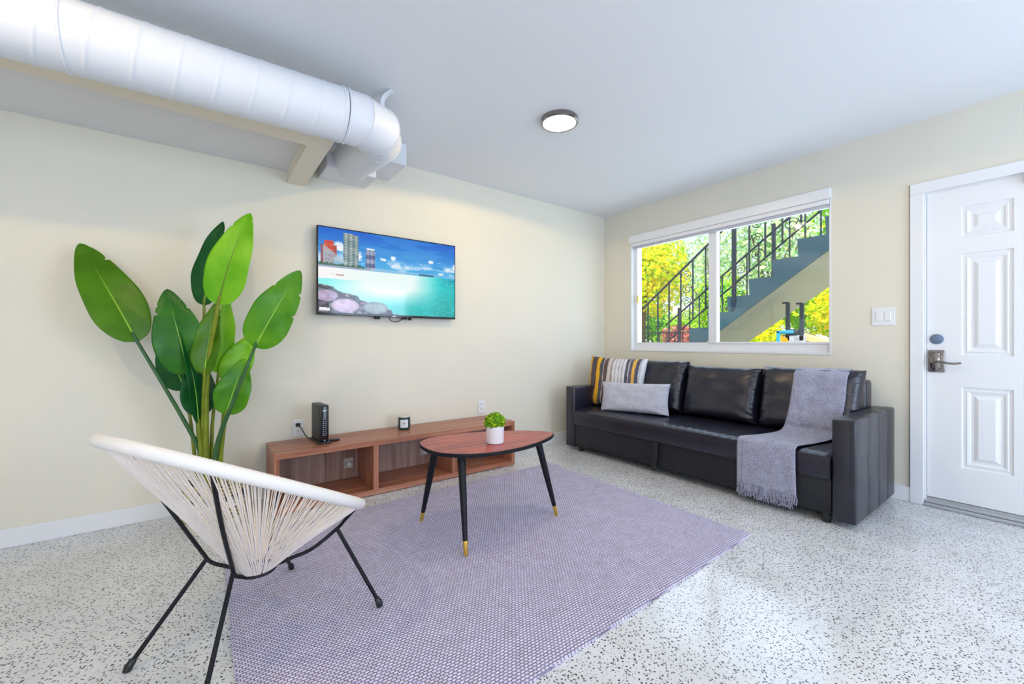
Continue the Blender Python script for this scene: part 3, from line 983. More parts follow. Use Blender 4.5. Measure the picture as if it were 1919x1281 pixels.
wc = MB().tube(catmull([(0.578, YW - 0.010, 0.430), (0.580, YW - 0.02, 0.405), (0.585, YW - 0.013, 0.36), (0.588, YW - 0.010, 0.20)], 6), 0.0022, 6)
tag(wc.build('white_wire', M['wcable'], None, True), 'thin white wire hanging from the outlet behind the bench', 'cable')
RX, RY = 0.752, 3.112
rem = thing('usb_puck', (RX, RY, BZ1), 'small flat black puck lying beside the router foot', 'gadget')
MB().rbox(RX - 0.030, RY - 0.022, BZ1, RX + 0.030, RY + 0.022, BZ1 + 0.015, 0.007, 3, Matrix.Translation((RX, RY, 0)) @ Matrix.Rotation(0.35, 4, 'Z') @ Matrix.Translation((-RX, -RY, 0))).build('body', M['black_plastic'], rem, True)

# candle
CX, CY = 1.300, 3.200
cn = thing('candle_jar', (CX, CY, BZ1), 'dark green glass candle jar with white label on the tv bench', 'candle')
MB().lathe([(0.042, BZ1), (0.048, BZ1 + 0.006), (0.049, BZ1 + 0.02), (0.049, BZ1 + 0.096), (0.046, BZ1 + 0.098), (0.045, BZ1 + 0.08)], CX, CY, 40, False, True).build('jar', M['jar'], cn, True)
MB().lathe([(0.0449, BZ1 + 0.082), (0.0449, BZ1 + 0.090)], CX, CY, 40).build('wax', M['lid'], cn, True)
MB().lathe([(0.047, BZ1 + 0.098), (0.048, BZ1 + 0.101), (0.048, BZ1 + 0.107), (0.045, BZ1 + 0.109)], CX, CY, 40).build('lid', M['lid'], cn, True)
lb = MB()
a0 = math.atan2(-CY, -CX)
aa = [a0 + math.radians(-38 + 76 * i / 14) for i in range(15)]
for z in (BZ1 + 0.020, BZ1 + 0.082):
    for a in aa: lb.v.append((CX + 0.0496 * math.cos(a), CY + 0.0496 * math.sin(a), z))
for i in range(14): lb.f.append((i, i + 1, 15 + i + 1, 15 + i))
lbo = lb.build('paper_label', M['label'], cn, True)
lk = MB()
aa = [a0 + math.radians(-7 + 14 * i / 4) for i in range(5)]
for z in (BZ1 + 0.048, BZ1 + 0.056):
    for a in aa: lk.v.append((CX + 0.0500 * math.cos(a), CY + 0.0500 * math.sin(a), z))
for i in range(4): lk.f.append((i, i + 1, 5 + i + 1, 5 + i))
lk.build('label_mark', M['labelink'], lbo)

# ------------------------------------------------------------------ rug
rug = MB()
RT = 0.011


def rug_mesh():
    c = [(0.088, 1.005), (2.468, 1.085), (2.490, 2.790), (0.09, 2.72)]
    nx, ny = 80, 60
    b = MB()
    for j in range(ny + 1):
        for i in range(nx + 1):
            u, v = i / nx, j / ny
            x = lerp(lerp(c[0][0], c[1][0], u), lerp(c[3][0], c[2][0], u), v)
            y = lerp(lerp(c[0][1], c[1][1], u), lerp(c[3][1], c[2][1], u), v)
            e_ = min(u, 1 - u, v, 1 - v)
            x += 0.006 * noise.noise(Vector((x * 2, y * 2, 3)))
            y += 0.006 * noise.noise(Vector((x * 2, y * 2, 9)))
            z = RT - (0.002 if e_ < 0.001 else 0) + 0.0006 * noise.noise(Vector((x * 4, y * 4, 0)))
            b.v.append((x, y, z))
    W = nx + 1
    for j in range(ny):
        for i in range(nx):
            b.f.append((j * W + i, j * W + i + 1, (j + 1) * W + i + 1, (j + 1) * W + i))
    border = [i for i in range(W)] + [j * W + nx for j in range(1, ny + 1)] + [ny * W + i for i in range(nx - 1, -1, -1)] + [j * W for j in range(ny - 1, 0, -1)]
    k = len(b.v)
    for q in border:
        x, y, z = b.v[q]; b.v.append((x, y, 0.0005))
    n = len(border)
    for i in range(n):
        b.f.append((border[i], border[(i + 1) % n], k + (i + 1) % n, k + i))
    b.f.append(tuple(k + i for i in range(n)))
    return b


tag(rug_mesh().build('rug', M['rug'], None, True), 'grey-mauve flat woven rug on the terrazzo floor', 'rug')

# ------------------------------------------------------------------ coffee table
TZ = 0.500
ct = thing('coffee_table', (1.36, 2.05, RT), 'three-legged rounded triangular coffee table with reddish top and black edge', 'coffee table')
out = [(1.010, 2.262), (0.985, 2.13), (1.002, 2.01), (1.080, 1.905), (1.225, 1.838), (1.45, 1.832), (1.66, 1.895), (1.785, 1.965), (1.815, 2.02), (1.775, 2.098), (1.640, 2.215), (1.40, 2.325), (1.20, 2.352), (1.08, 2.33)]
oc = [(p.x, p.y) for p in catmull([(a, b_, 0) for a, b_ in out], 6, True)]
cxm = sum(p[0] for p in oc) / len(oc); cym = sum(p[1] for p in oc) / len(oc)
ins = [(cxm + (a - cxm) * 0.985, cym + (b_ - cym) * 0.985) for a, b_ in oc]
MB().prism(ins, 2, TZ - 0.016, TZ).build('tabletop', M['veneer'], ct)
n = len(oc)
eb = MB()
prof = [(0.985, TZ + 0.0004), (1.0, TZ - 0.002), (1.002, TZ - 0.010), (0.992, TZ - 0.020), (0.90, TZ - 0.021)]
for k_, z in prof:
    for a, b_ in oc: eb.v.append((cxm + (a - cxm) * k_, cym + (b_ - cym) * k_, z))
for i in range(len(prof) - 1):
    for j in range(n): eb.f.append((i * n + j, i * n + (j + 1) % n, (i + 1) * n + (j + 1) % n, (i + 1) * n + j))
eb.f.append(tuple((len(prof) - 1) * n + j for j in range(n)))
eb.build('edge_band', M['black_metal'], ct, True, 50)
for (tx, ty), (fx, fy) in (((1.050, 2.135), (1.056, 2.335)), ((1.120, 1.965), (1.062, 1.818)), ((1.640, 1.945), (1.760, 1.908))):
    top = Vector((tx, ty, TZ - 0.02)); ft = Vector((fx, fy, RT + 0.0008))
    cap = ft.lerp(top, 0.14)
    lg = MB().tube([top, top.lerp(cap, 0.04), top.lerp(cap, 0.5), cap], [0.020, 0.021, 0.0185, 0.0125], 18).build('leg', M['black_metal'], ct, True)
    MB().tube([cap, ft.lerp(cap, 0.05), ft], [0.0130, 0.0105, 0.008], 18).build('foot_cap', M['brass'], lg, True, label='brass foot cap')
    MB().tube([top + Vector((0, 0, 0.002)), top - Vector((0, 0, 0.006))], 0.034, 20).build('mounting_plate', M['black_metal'], lg, True)

# small plant on the coffee table
PX, PY = 1.365, 2.005
sp_ = thing('potted_plant', (PX, PY, TZ), 'small bright green leafy plant in a white pot on the coffee table', 'potted plant')
MB().lathe([(0.047, TZ + 0.0006), (0.050, TZ + 0.004), (0.053, TZ + 0.098), (0.0535, TZ + 0.100), (0.050, TZ + 0.100), (0.049, TZ + 0.085)], PX, PY, 44, False, True).build('pot', M['pot_white'], sp_, True)
MB().lathe([(0.0495, TZ + 0.080), (0.0495, TZ + 0.086)], PX, PY, 30).build('soil', M['soil'], sp_)


def leaf_cloud(cx, cy, cz, rx, ry, rz, n, size, seed, zmin=-1.0, hollow=0.5, aspect=0.6):
    r = random.Random(seed)
    b = MB()
    for _ in range(n):
        while True:
            d = Vector((r.gauss(0, 1), r.gauss(0, 1), r.gauss(0, 1))).normalized()
            if d.z > zmin: break
        rr = hollow + (1 - hollow) * r.random() ** 0.5
        lump = 1 + 0.22 * noise.noise(d * 2.6 + Vector((seed, 0, 0)))
        p = Vector((cx + d.x * rx * rr * lump, cy + d.y * ry * rr * lump, cz + d.z * rz * rr * lump))
        q = (d + Vector((r.gauss(0, .6), r.gauss(0, .6), r.gauss(0, .6)))).normalized()
        s_ = size * r.uniform(0.6, 1.3)
        t = q.cross(Vector((r.random(), r.random(), r.random()))).normalized()
        u = q.cross(t)
        b.add([p - t * s_, p + u * s_ * aspect - q * s_ * 0.15, p + t * s_, p - u * s_ * aspect - q * s_ * 0.15], [(0, 1, 2, 3)])
    return b


leaf_cloud(PX, PY, TZ + 0.118, 0.062, 0.062, 0.054, 1500, 0.0075, 5, -0.45, 0.55).build('foliage', M['fol_small'], sp_)

# ------------------------------------------------------------------ string chair
ch = thing('string_chair', (0.19, 1.75, 0), 'round string lounge chair of cream cords on a thin black metal frame', 'lounge chair')
AL, PH = math.radians(28.1), math.radians(26.3)
fw = Vector((math.cos(PH), math.sin(PH), 0)); lt = Vector((-fw.y, fw.x, 0)); dn = fw * math.cos(AL) - Vector((0, 0, math.sin(AL)))
RC_ = Vector((0.14, 1.80, 0.590))


def rimpt(deg): return RC_ + dn * (0.45 * math.cos(math.radians(deg))) + lt * (0.36 * math.sin(math.radians(deg)))


rim = [rimpt(q * 360 / 120) for q in range(120)]
# wrapped rim: tiny ridges of cord turns
b = MB()
nr = 720
rr = []
for q in range(nr):
    rr.append(0.0205 + 0.0006 * math.sin(q * 2.4) + 0.0006 * noise.noise(Vector((q * 0.9, 0, 0))))
b.tube([rimpt(q * 360 / nr) for q in range(nr)], rr, 14, closed=True)
b.build('rim', M['rimcord'], ch, True, 80)
RING = Vector((0.165, 1.80, 0.246))
ringp = lambda a: RING + fw * (0.058 * math.cos(a)) + lt * (0.058 * math.sin(a))
cords = MB()
NC = 84
rnd = random.Random(4)
for i in range(NC):
    a = i * 360 / NC
    for dq in ((-0.45, 0.5) if True else (0,)):
        p0 = rimpt(a + dq * 1.6) + Vector((0, 0, -0.012))
        ra = math.radians(a + rnd.uniform(-4, 4))
        p2 = ringp(ra + rnd.uniform(-0.12, 0.12)) + Vector((0, 0, 0.004))
        mid = p0.lerp(p2, 0.55) + (RING + Vector((0, 0, 0.3)) - p0.lerp(p2, 0.55)).normalized() * 0.006
        cords.tube([p0, mid, p2], 0.0024, 5)
cords.build('woven_cords', M['cord'], ch, True, 80)
NR1, NR2 = Vector((0.087, 1.729, 0.29)), Vector((0.015, 1.897, 0.29))
NF1, NF2 = Vector((0.436, 1.766, 0.335)), Vector((0.227, 1.957, 0.30))
fr = MB()
fr.tube([ringp(2 * PI * k / 28) for k in range(28)], 0.007, 8, closed=True)
for deg, nd in ((228, NR1), (132, NR2)):
    p = rimpt(deg)
    k = RING + (nd - RING).normalized() * 0.058; k.z = RING.z
    mid = p.lerp(nd, 0.5) + Vector((nd.x - RING.x, nd.y - RING.y, 0)) * (0.05 if deg > 180 else 0.0)
    fr.tube(catmull([p, mid, p.lerp(nd, 0.93), nd + (k - nd) * 0.12 + Vector((0, 0, -0.008)), nd.lerp(k, 0.6) + Vector((0, 0, -0.006)), k], 6), 0.0068, 10)
for deg, nd in ((315, NF1), (45, NF2)):
    p = rimpt(deg)
    k = RING + (nd - RING).normalized() * 0.058; k.z = RING.z
    m2 = nd.lerp(k, 0.40) + Vector((0, 0, -0.022))
    fr.tube(catmull([p, p.lerp(nd, 0.6), nd, m2, nd.lerp(k, 0.72) + Vector((0, 0, -0.012)), k], 6), 0.0068, 10)
fr.build('frame', M['black_metal'], ch, True)
for nd, ft in ((NR1, Vector((-0.016, 1.42, 0.0))), (NR2, Vector((-0.197, 1.857, 0.0))), (NF1, Vector((0.580, 1.680, RT))), (NF2, Vector((0.341, 2.205, RT)))):
    d = (nd - ft).normalized()
    e_ = ft + Vector((0, 0, 0.010))
    lg = MB().tube([nd, e_ + d * 0.02], 0.0075, 12).build('leg', M['black_metal'], ch, True)
    MB().tube([ft + Vector((0, 0, 0.0005)), ft + Vector((0, 0, 0.004)), e_ + d * 0.006, e_ + d * 0.024, e_ + d * 0.030], [0.009, 0.0125, 0.0130, 0.0115, 0.008], 14).build('foot', M['black_plastic'], lg, True)

# ------------------------------------------------------------------ tall plant
BKX, BKY = 0.055, 3.02
pt = thing('banana_plant', (BKX, BKY, 0), 'tall broad-leaved banana plant in a patterned basket by the wall', 'plant')


def basket():
    b = MB(); n, m = 96, 44
    cols = []
    for i in range(m + 1):
        v = i / m
        z = 0.0008 + 0.275 * v
        r = 0.118 + 0.035 * math.sin(PI * (0.12 + 0.72 * v))
        r += 0.0022 * abs(math.sin(v * PI * 16))
        for j in range(n):
            a = 2 * PI * j / n
            b.v.append((BKX + r * math.cos(a), BKY + r * math.sin(a), z))
            u = j / n
            zig = ((u * 18 + v * 9) % 1.0)
            band = int(v * 4.0)
            if band in (1, 3): c = (0.02, 0.018, 0.02) if ((u * 24 + v * 14) % 1) < 0.45 else (0.66, 0.56, 0.28)
            elif band == 2: c = (0.03, 0.03, 0.04) if (abs(((u * 12) % 1) - 0.5) * 2 < (v * 4 - 2)) else (0.72, 0.68, 0.60)
            else: c = (0.70, 0.64, 0.52)
            cols.append(c)
    for i in range(m):
        for j in range(n):
            b.f.append((i * n + j, i * n + (j + 1) % n, (i + 1) * n + (j + 1) % n, (i + 1) * n + j))
    b.f.append(tuple(range(n)))
    o = b.build('basket', M['basket'], pt, True, 70, label='cream woven basket with black and yellow pattern')
    ca = o.data.color_attributes.new('Col', 'FLOAT_COLOR', 'POINT')
    ca.data.foreach_set('color', np.array([list(c) + [1] for c in cols]).ravel())
    for sy in (-1, 1):
        hp = catmull([(BKX + sy * 0.05 + 0.10 * sy * k_, BKY - 0.148 + 0.03 * abs(k_), 0.25 + 0.05 * (1 - k_ * k_ * 4)) for k_ in (-0.5, -0.25, 0, 0.25, 0.5)], 8)
        h = MB().tube(hp, 0.008, 8)
        ho = h.build('basket_handle', M['basket'], pt, True)
        ca = ho.data.color_attributes.new('Col', 'FLOAT_COLOR', 'POINT')
        cc = []
        for i in range(len(hp)):
            for j in range(8):
                cc.append([0.02, 0.018, 0.02, 1] if ((i + j) // 2) % 2 else [0.66, 0.56, 0.25, 1])
        ca.data.foreach_set('color', np.array(cc).ravel())
    MB().lathe([(0.125, 0.245), (0.125, 0.250)], BKX, BKY, 30).build('soil', M['soil'], pt)


basket()


def leaf(base, tip, width, face, mname, fold=0.18, bow=0.06, notches=(), stem=None, smat='stem', srad=0.008, rib='leaf_rib', wpos=0.45, twist=0.0, stem_from=None):
    base, tip = Vector(base), Vector(tip)
    ax = tip - base
    L = ax.length
    ax.normalize()
    fc = Vector(face); fc = (fc - ax * fc.dot(ax)).normalized()
    sd = ax.cross(fc).normalized()
    nu, nv = 70, 12
    b = MB(); uvs = []
    rn = random.Random(int(abs(base.x * 1000) + abs(tip.z * 977)))

    def halfw(t, s_):
        # rounded base, fullest before the middle, tapering to a soft point
        w_ = (math.sin(PI * min(1, t) ** 0.62)) ** 0.62 if 0 < t < 1 else 0
        w_ *= width / 2
        w_ *= 1 + 0.02 * math.sin(t * 13 + s_ * 2 + base.x * 40)
        for (nt, ns, dep) in notches:
            if ns == s_:
                d = (t - nt) / 0.012
                if d > 0: w_ *= 1 - dep * math.exp(-d * 0.7) * (1 if d > 0 else 0)
        return w_
    for i in range(nu + 1):
        t = i / nu
        for j in range(-nv, nv + 1):
            s_ = 1 if j >= 0 else -1
            k = abs(j) / nv
            wv = halfw(t, s_) * k
            c = base + ax * (L * t) + fc * (bow * math.sin(PI * t) * L - 0.30 * bow * L * t * t)
            lift = fold * wv * (1 - 0.35 * k)
            p = c + sd * (s_ * wv) + fc * (lift + 0.0035 * math.sin(t * 15 + k * 3 + base.z * 9) * k)
            p += ax * (wv * 0.18 * (0.6 - t))
            if twist: p += fc * (twist * s_ * wv * (t - 0.3))
            b.v.append(tuple(p)); uvs.append((t, s_ * k))
    W = 2 * nv + 1
    for i in range(nu):
        for j in range(2 * nv):
            b.f.append((i * W + j, i * W + j + 1, (i + 1) * W + j + 1, (i + 1) * W + j))
    me = bpy.data.meshes.new('leaf')
    me.from_pydata(b.v, [], b.f)
    me.materials.append(M[mname])
    uvl = me.uv_layers.new(name='UVMap')
    for lp in me.loops: uvl.data[lp.index].uv = uvs[lp.vertex_index]
    for p in me.polygons: p.use_smooth = True
    o = bpy.data.objects.new('leaf', me); COL.objects.link(o)
    md = o.modifiers.new('thick', 'SOLIDIFY'); md.thickness = 0.0012
    o.parent = pt; o.matrix_parent_inverse = Matrix.Translation(-Vector(pt.location))
    mp = [base + ax * (L * t) + fc * (bow * math.sin(PI * t) * L - 0.30 * bow * L * t * t - 0.002) for t in [q / 16 for q in range(17)]]
    MB().tube(mp, [lerp(0.0055, 0.001, q / 16) for q in range(17)], 8).build('midrib', M[rib], o, True)
    if stem:
        pts = catmull(list(stem) + [base, mp[1]], 6)
        n_ = len(pts)
        MB().tube(pts, [lerp(srad * 1.5, 0.0055, min(1, q / (n_ - 1))) for q in range(n_)], 10).build('stem', M[smat], pt, True)
    return o


V = Vector
CF = (-0.15, -1.0, 0.1)
S0 = (BKX - 0.085, BKY, 0.25)
# L1 big left leaf
leaf((-0.28, 3.03, 1.084), (-0.535, 3.235, 1.625), 0.240, (0.10, -1.0, 0.25), 'leaf_olive', 0.30, 0.05, ((0.78, 1, 0.35), (0.93, 1, 0.2)), [(-0.005, 3.01, 0.22), (0.0, 3.01, 0.42), (-0.09, 3.01, 0.66)], 'stemdk', 0.010, 'leaf_rib')
# L3 dark back leaf
leaf((0.012, 3.11, 1.30), (0.100, 3.10, 1.82), 0.19, (-0.7, -0.8, 0.1), 'leaf_dark', 0.30, 0.03, ((0.86, 1, 0.3),), [(0.01, 3.05, 0.22), (0.005, 3.06, 0.6)], 'stem', 0.008)
# L2 tall front leaf
leaf((0.072, 2.80, 1.285), (0.215, 2.76, 1.81), 0.215, (-0.45, -1.0, 0.1), 'leaf_light', 0.10, 0.06, ((0.80, -1, 0.35), (0.9, 1, 0.3)), [(0.03, 2.98, 0.22), (0.02, 2.97, 0.5), (0.025, 2.92, 0.90)], 'stem', 0.013, 'leaf_rib_dk')
# L4 right leaf
leaf((0.238, 2.745, 1.052), (0.455, 2.66, 1.495), 0.228, (-0.25, -1.0, 0.2), 'leaf_mid', 0.08, 0.05, ((0.72, -1, 0.22), (0.74, 1, 0.25), (0.48, 1, 0.2)), [(0.055, 2.98, 0.22), (0.070, 2.90, 0.50), (0.15, 2.79, 0.78)], 'stemdk', 0.010, 'leaf_rib')
# L5 left middle leaf
leaf((-0.052, 2.95, 0.90), (-0.155, 2.98, 1.375), 0.235, (-0.1, -1.0, 0.15), 'leaf_deep', 0.28, 0.06, ((0.72, -1, 0.4), (0.80, -1, 0.3), (0.75, 1, 0.2)), [(-0.005, 3.04, 0.22), (-0.02, 3.0, 0.62)], 'stem', 0.007, 'leaf_rib')
# L6 lower left leaf behind
leaf((-0.075, 3.10, 0.80), (-0.170, 3.12, 1.13), 0.20, (-0.6, -1.0, 0.1), 'leaf_dark', 0.2, 0.04, (), [(-0.02, 3.08, 0.22), (-0.045, 3.07, 0.55)], 'stem', 0.007)
# L7 centre leaf
leaf((0.012, 2.90, 0.90), (0.068, 2.92, 1.31), 0.145, (-0.55, -1.0, 0.05), 'leaf_olive', 0.45, 0.03, ((0.6, -1, 0.35), (0.82, 1, 0.4)), [(0.02, 3.0, 0.22), (0.005, 2.97, 0.6)], 'stem', 0.008)
# L8 light strip leaf
leaf((0.078, 2.98, 0.90), (0.122, 3.00, 1.36), 0.125, (0.45, -1.0, 0.0), 'leaf_light', 0.35, 0.02, ((0.55, -1, 0.3),), [(0.045, 3.02, 0.22), (0.05, 3.0, 0.6)], 'stem', 0.007)
# L9 right behind
leaf((0.122, 2.96, 0.84), (0.245, 2.95, 1.13), 0.165, (-0.3, -1.0, 0.1), 'leaf_light', 0.15, 0.04, ((0.62, -1, 0.25),), [(0.08, 3.05, 0.22), (0.095, 3.03, 0.55)], 'stem', 0.007)
# L10 lower right front
leaf((0.112, 2.91, 0.665), (0.202, 2.90, 0.985), 0.180, (-0.2, -1.0, 0.15), 'leaf_mid', 0.15, 0.05, ((0.8, -1, 0.25),), [(0.085, 2.97, 0.22), (0.09, 2.92, 0.45)], 'stem', 0.009, 'leaf_rib')
# L11 dark lower centre leaf
leaf((-0.010, 2.98, 0.66), (-0.030, 3.02, 1.02), 0.165, (0.1, -1.0, 0.2), 'leaf_dark', 0.15, 0.05, (), [(0.0, 3.03, 0.22), (-0.005, 3.0, 0.45)], 'stem', 0.007)
# L12 low pair of sheaths
leaf((-0.015, 2.97, 0.62), (-0.09, 2.93, 1.14), 0.11, (0.9, -0.8, 0.2), 'leaf_dark', 0.35, 0.04, (), [(0.01, 3.0, 0.22), (0.0, 2.98, 0.42)], 'stem', 0.010)

# ------------------------------------------------------------------ sofa
sofa = thing('sofa', (3.42, 1.93, 0), 'long black leather three-seat sofa with square channelled arms under the window', 'sofa')
SX0, SX1 = 2.985, 3.835


def arm(y0, y1, outer):
    b = MB()
    th = y1 - y0
    if outer < 0:
        b.rbox(SX0, y0 + 0.022, 0.032, SX1, y1, 0.632, 0.014, 3)
    else:
        b.rbox(SX0, y0, 0.032, SX1, y1 - 0.022, 0.632, 0.014, 3)
    xs_ = [SX0, 3.225, 3.450, 3.655, SX1]
    for i in range(4):
        a0, a1 = xs_[i], xs_[i + 1]
        if outer < 0: b.rbox(a0 + 0.0008, y0, 0.034, a1 - 0.0008, y0 + 0.06, 0.6335, 0.011, 3)
        else: b.rbox(a0 + 0.0008, y1 - 0.06, 0.034, a1 - 0.0008, y1, 0.6335, 0.011, 3)
    return b


arm(0.742, 0.858, -1).build('armrest', M['leather'], sofa, True)
arm(2.985, 3.100, 1).build('armrest', M['leather'], sofa, True)
YS0, YS1 = 0.862, 2.981


def seat_mesh():
    b = MB(); nx, ny = 30, 150
    top = 0.420
    for i in range(nx + 1):
        for j in range(ny + 1):
            x = lerp(SX0 - 0.008, 3.70, i / nx); y = lerp(YS0, YS1, j / ny)
            e = min(i / nx * 0.7, 0.05) / 0.05
            ey = min(j / ny, 1 - j / ny) * (YS1 - YS0)
            f = min(1, e) ** 0.5 if i < 4 else 1
            z = top - 0.018 * (1 - f) - 0.012 * max(0, 1 - ey / 0.03) ** 2
            w_ = 0.0035 * math.sin(y * 95 + 2.0 * noise.noise(Vector((x * 6, y * 3, 0))) + (x - SX0) * 10) * math.exp(-((x - SX0 - 0.13) / 0.12) ** 2)
            z += w_ + 0.003 * noise.noise(Vector((x * 5, y * 5, 2)))
            b.v.append((x, y, z))
    W = ny + 1
    for i in range(nx):
        for j in range(ny): b.f.append((i * W + j, i * W + j + 1, (i + 1) * W + j + 1, (i + 1) * W + j))
    # front face, bowed, down to the seam
    k = len(b.v); rows = 8
    for r in range(1, rows + 1):
        t = r / rows
        for j in range(ny + 1):
            y = lerp(YS0, YS1, j / ny)
            x = SX0 - 0.008 - 0.006 * math.sin(PI * t) + 0.001 * noise.noise(Vector((0, y * 8, t * 3)))
            if y < 0.98: x -= 0.0035 * math.sin(t * 30) * (0.98 - y) / 0.12
            b.v.append((x, y, lerp(0.402, 0.268, t)))
    prev = 0
    for r in range(rows):
        cur = k + r * W
        for j in range(ny): b.f.append((prev + j, prev + j + 1, cur + j + 1, cur + j))
        prev = cur
    # underside and ends
    k2 = len(b.v)
    for j in range(ny + 1): b.v.append((3.70, lerp(YS0, YS1, j / ny), 0.268))
    for j in range(ny):
        b.f.append((prev + j, prev + j + 1, k2 + j + 1, k2 + j))
        b.f.append((nx * W + j, nx * W + j + 1, k2 + j + 1, k2 + j))
    for j in (0, ny):
        b.f.append(tuple([i * W + j for i in range(nx + 1)] + [k2 + j] + [k + r * W + j for r in range(rows - 1, -1, -1)]))
    return b


seat_mesh().build('seat', M['leather'], sofa, True, 50)
MB().rbox(SX0 + 0.010, YS0, 0.060, 3.78, YS1, 0.264, 0.006, 2).build('base', mat('matte_black_leather', (0.020, 0.021, 0.026, 1), 0.42, spec=0.25, bump=(90, 0.12, 0.002), var=(3, 0.12)), sofa, True)
MB().rbox(3.69, YS0, 0.262, SX1, YS1, 0.815, 0.022, 4).build('back_frame', M['leather'], sofa, True)
for y in (0.895, 2.93):
    for x in (3.03, 3.75):
        MB().lathe([(0.022, 0.0006), (0.024, 0.004), (0.026, 0.058), (0.026, 0.062)], x, y, 18).build('leg', M['black_plastic'], sofa, True)
st = MB()
sp = catmull([(SX0 - 0.012, 2.035, 0.262), (SX0 - 0.022, 2.036, 0.240), (SX0 - 0.018, 2.040, 0.17), (SX0 - 0.020, 2.048, 0.09), (SX0 - 0.022, 2.052, 0.035)], 6)
for p in sp:
    for dx, dy in ((0, -0.019), (0, 0.019), (0.003, 0.019), (0.003, -0.019)): st.v.append((p.x + dx, p.y + dy, p.z))
for i in range(len(sp) - 1):
    for j in range(4): st.f.append((i * 4 + j, i * 4 + (j + 1) % 4, (i + 1) * 4 + (j + 1) % 4, (i + 1) * 4 + j))
st.f.append((0, 1, 2, 3)); st.f.append(tuple(len(st.v) - 4 + q for q in (3, 2, 1, 0)))
st.build('pull_strap', M['black_fabric'], sofa)


class Pillow:
    """soft pillow in local (u across, v up, w thickness) placed by a matrix"""

    def __init__(s, w_, h_, t_, m_, pinch=0.05, pw=0.42, wr=0.004, seed=0, seam=False, sag=0.0, square=6):
        s.w, s.h, s.t, s.m, s.pinch, s.pw, s.wr, s.seed, s.seam, s.sag, s.sq = w_, h_, t_, m_, pinch, pw, wr, seed, seam, sag, square

    def pt(s, u, v, side):
        U = s.w / 2 * u * (1 - s.pinch * (1 - abs(v) ** 2.0) * abs(u) ** 3 * -0.0) 
        # edges bow inwards between the corners
        U = s.w / 2 * u * (1 - s.pinch * (1 - v * v) * abs(u) ** 2)
        Vv = s.h / 2 * v * (1 - s.pinch * (1 - u * u) * abs(v) ** 2)
        prof = (max(0, 1 - abs(u) ** s.sq) ** s.pw) * (max(0, 1 - abs(v) ** s.sq) ** s.pw)
        W_ = s.t / 2 * prof * (1 - 0.25 * v * (1 if s.sag else 0))
        n_ = noise.noise(Vector((u * 2.2 + s.seed, v * 2.2, side * 3))) * s.wr * 2.5
        c = abs(u) * abs(v)
        n_ += s.wr * 1.6 * c * c * math.sin(17 * (abs(u) - abs(v)) + s.seed + 3 * noise.noise(Vector((u * 3, v * 3, s.seed)))) + s.wr * 1.0 * math.sin(34 * abs(v) + 5 * u + s.seed) * max(0, abs(u) - 0.72) * 3
        if s.seam: n_ -= 0.006 * math.exp(-((v - 0.02) / 0.018) ** 2)
        W_ += n_ * min(1, prof * 2)
        return s.m @ Vector((U, Vv, side * W_))

    def mesh(s, nu=56, nv=44):
        b = MB(); W = nv + 1
        f_ = lambda k: math.sin((k - 0.5) * PI) * 0.5 + 0.5
        us = [2 * lerp(i / nu, f_(i / nu), 0.6) - 1 for i in range(nu + 1)]
        vs = [2 * lerp(j / nv, f_(j / nv), 0.6) - 1 for j in range(nv + 1)]
        idx = {}
        for side in (1, -1):
            for i, u in enumerate(us):
                for j, v in enumerate(vs):
                    e = i in (0, nu) or j in (0, nv)
                    if e and side == -1: idx[(side, i, j)] = idx[(1, i, j)]; continue
                    idx[(side, i, j)] = len(b.v); b.v.append(tuple(s.pt(u, v, side)))
        for side in (1, -1):
            for i in range(nu):
                for j in range(nv):
                    q = (idx[(side, i, j)], idx[(side, i + 1, j)], idx[(side, i + 1, j + 1)], idx[(side, i, j + 1)])
                    b.f.append(q if side > 0 else q[::-1])
        s.us, s.vs, s.idx = us, vs, idx
        return b


def place(cx, cy, cz, lean, yaw=0.0, roll=0.0):
    """local u -> world -y.. : u across (along +y), v up, w towards the room (-x)"""
    base = Matrix(((0, 0, -1, 0), (1, 0, 0, 0), (0, 1, 0, 0), (0, 0, 0, 1)))
    return Matrix.Translation((cx, cy, cz)) @ Matrix.Rotation(yaw, 4, 'Z') @ Matrix.Rotation(lean, 4, 'Y') @ Matrix.Rotation(roll, 4, 'X') @ base


cush = []
for i, (cy, w_, h_, z_) in enumerate(((1.168, 0.64, 0.475, 0.655), (1.812, 0.635, 0.455, 0.645), (2.475, 0.68, 0.485, 0.665))):
    c = Pillow(w_, h_, 0.21, place(3.595, cy, z_, math.radians(11)), 0.035, 0.40, 0.0052, seed=i * 3.7, seam=True, sag=1, square=7)
    cush.append(c)
    o = c.mesh(64, 52).build('back_cushion', M['leather'], sofa, True, 80)

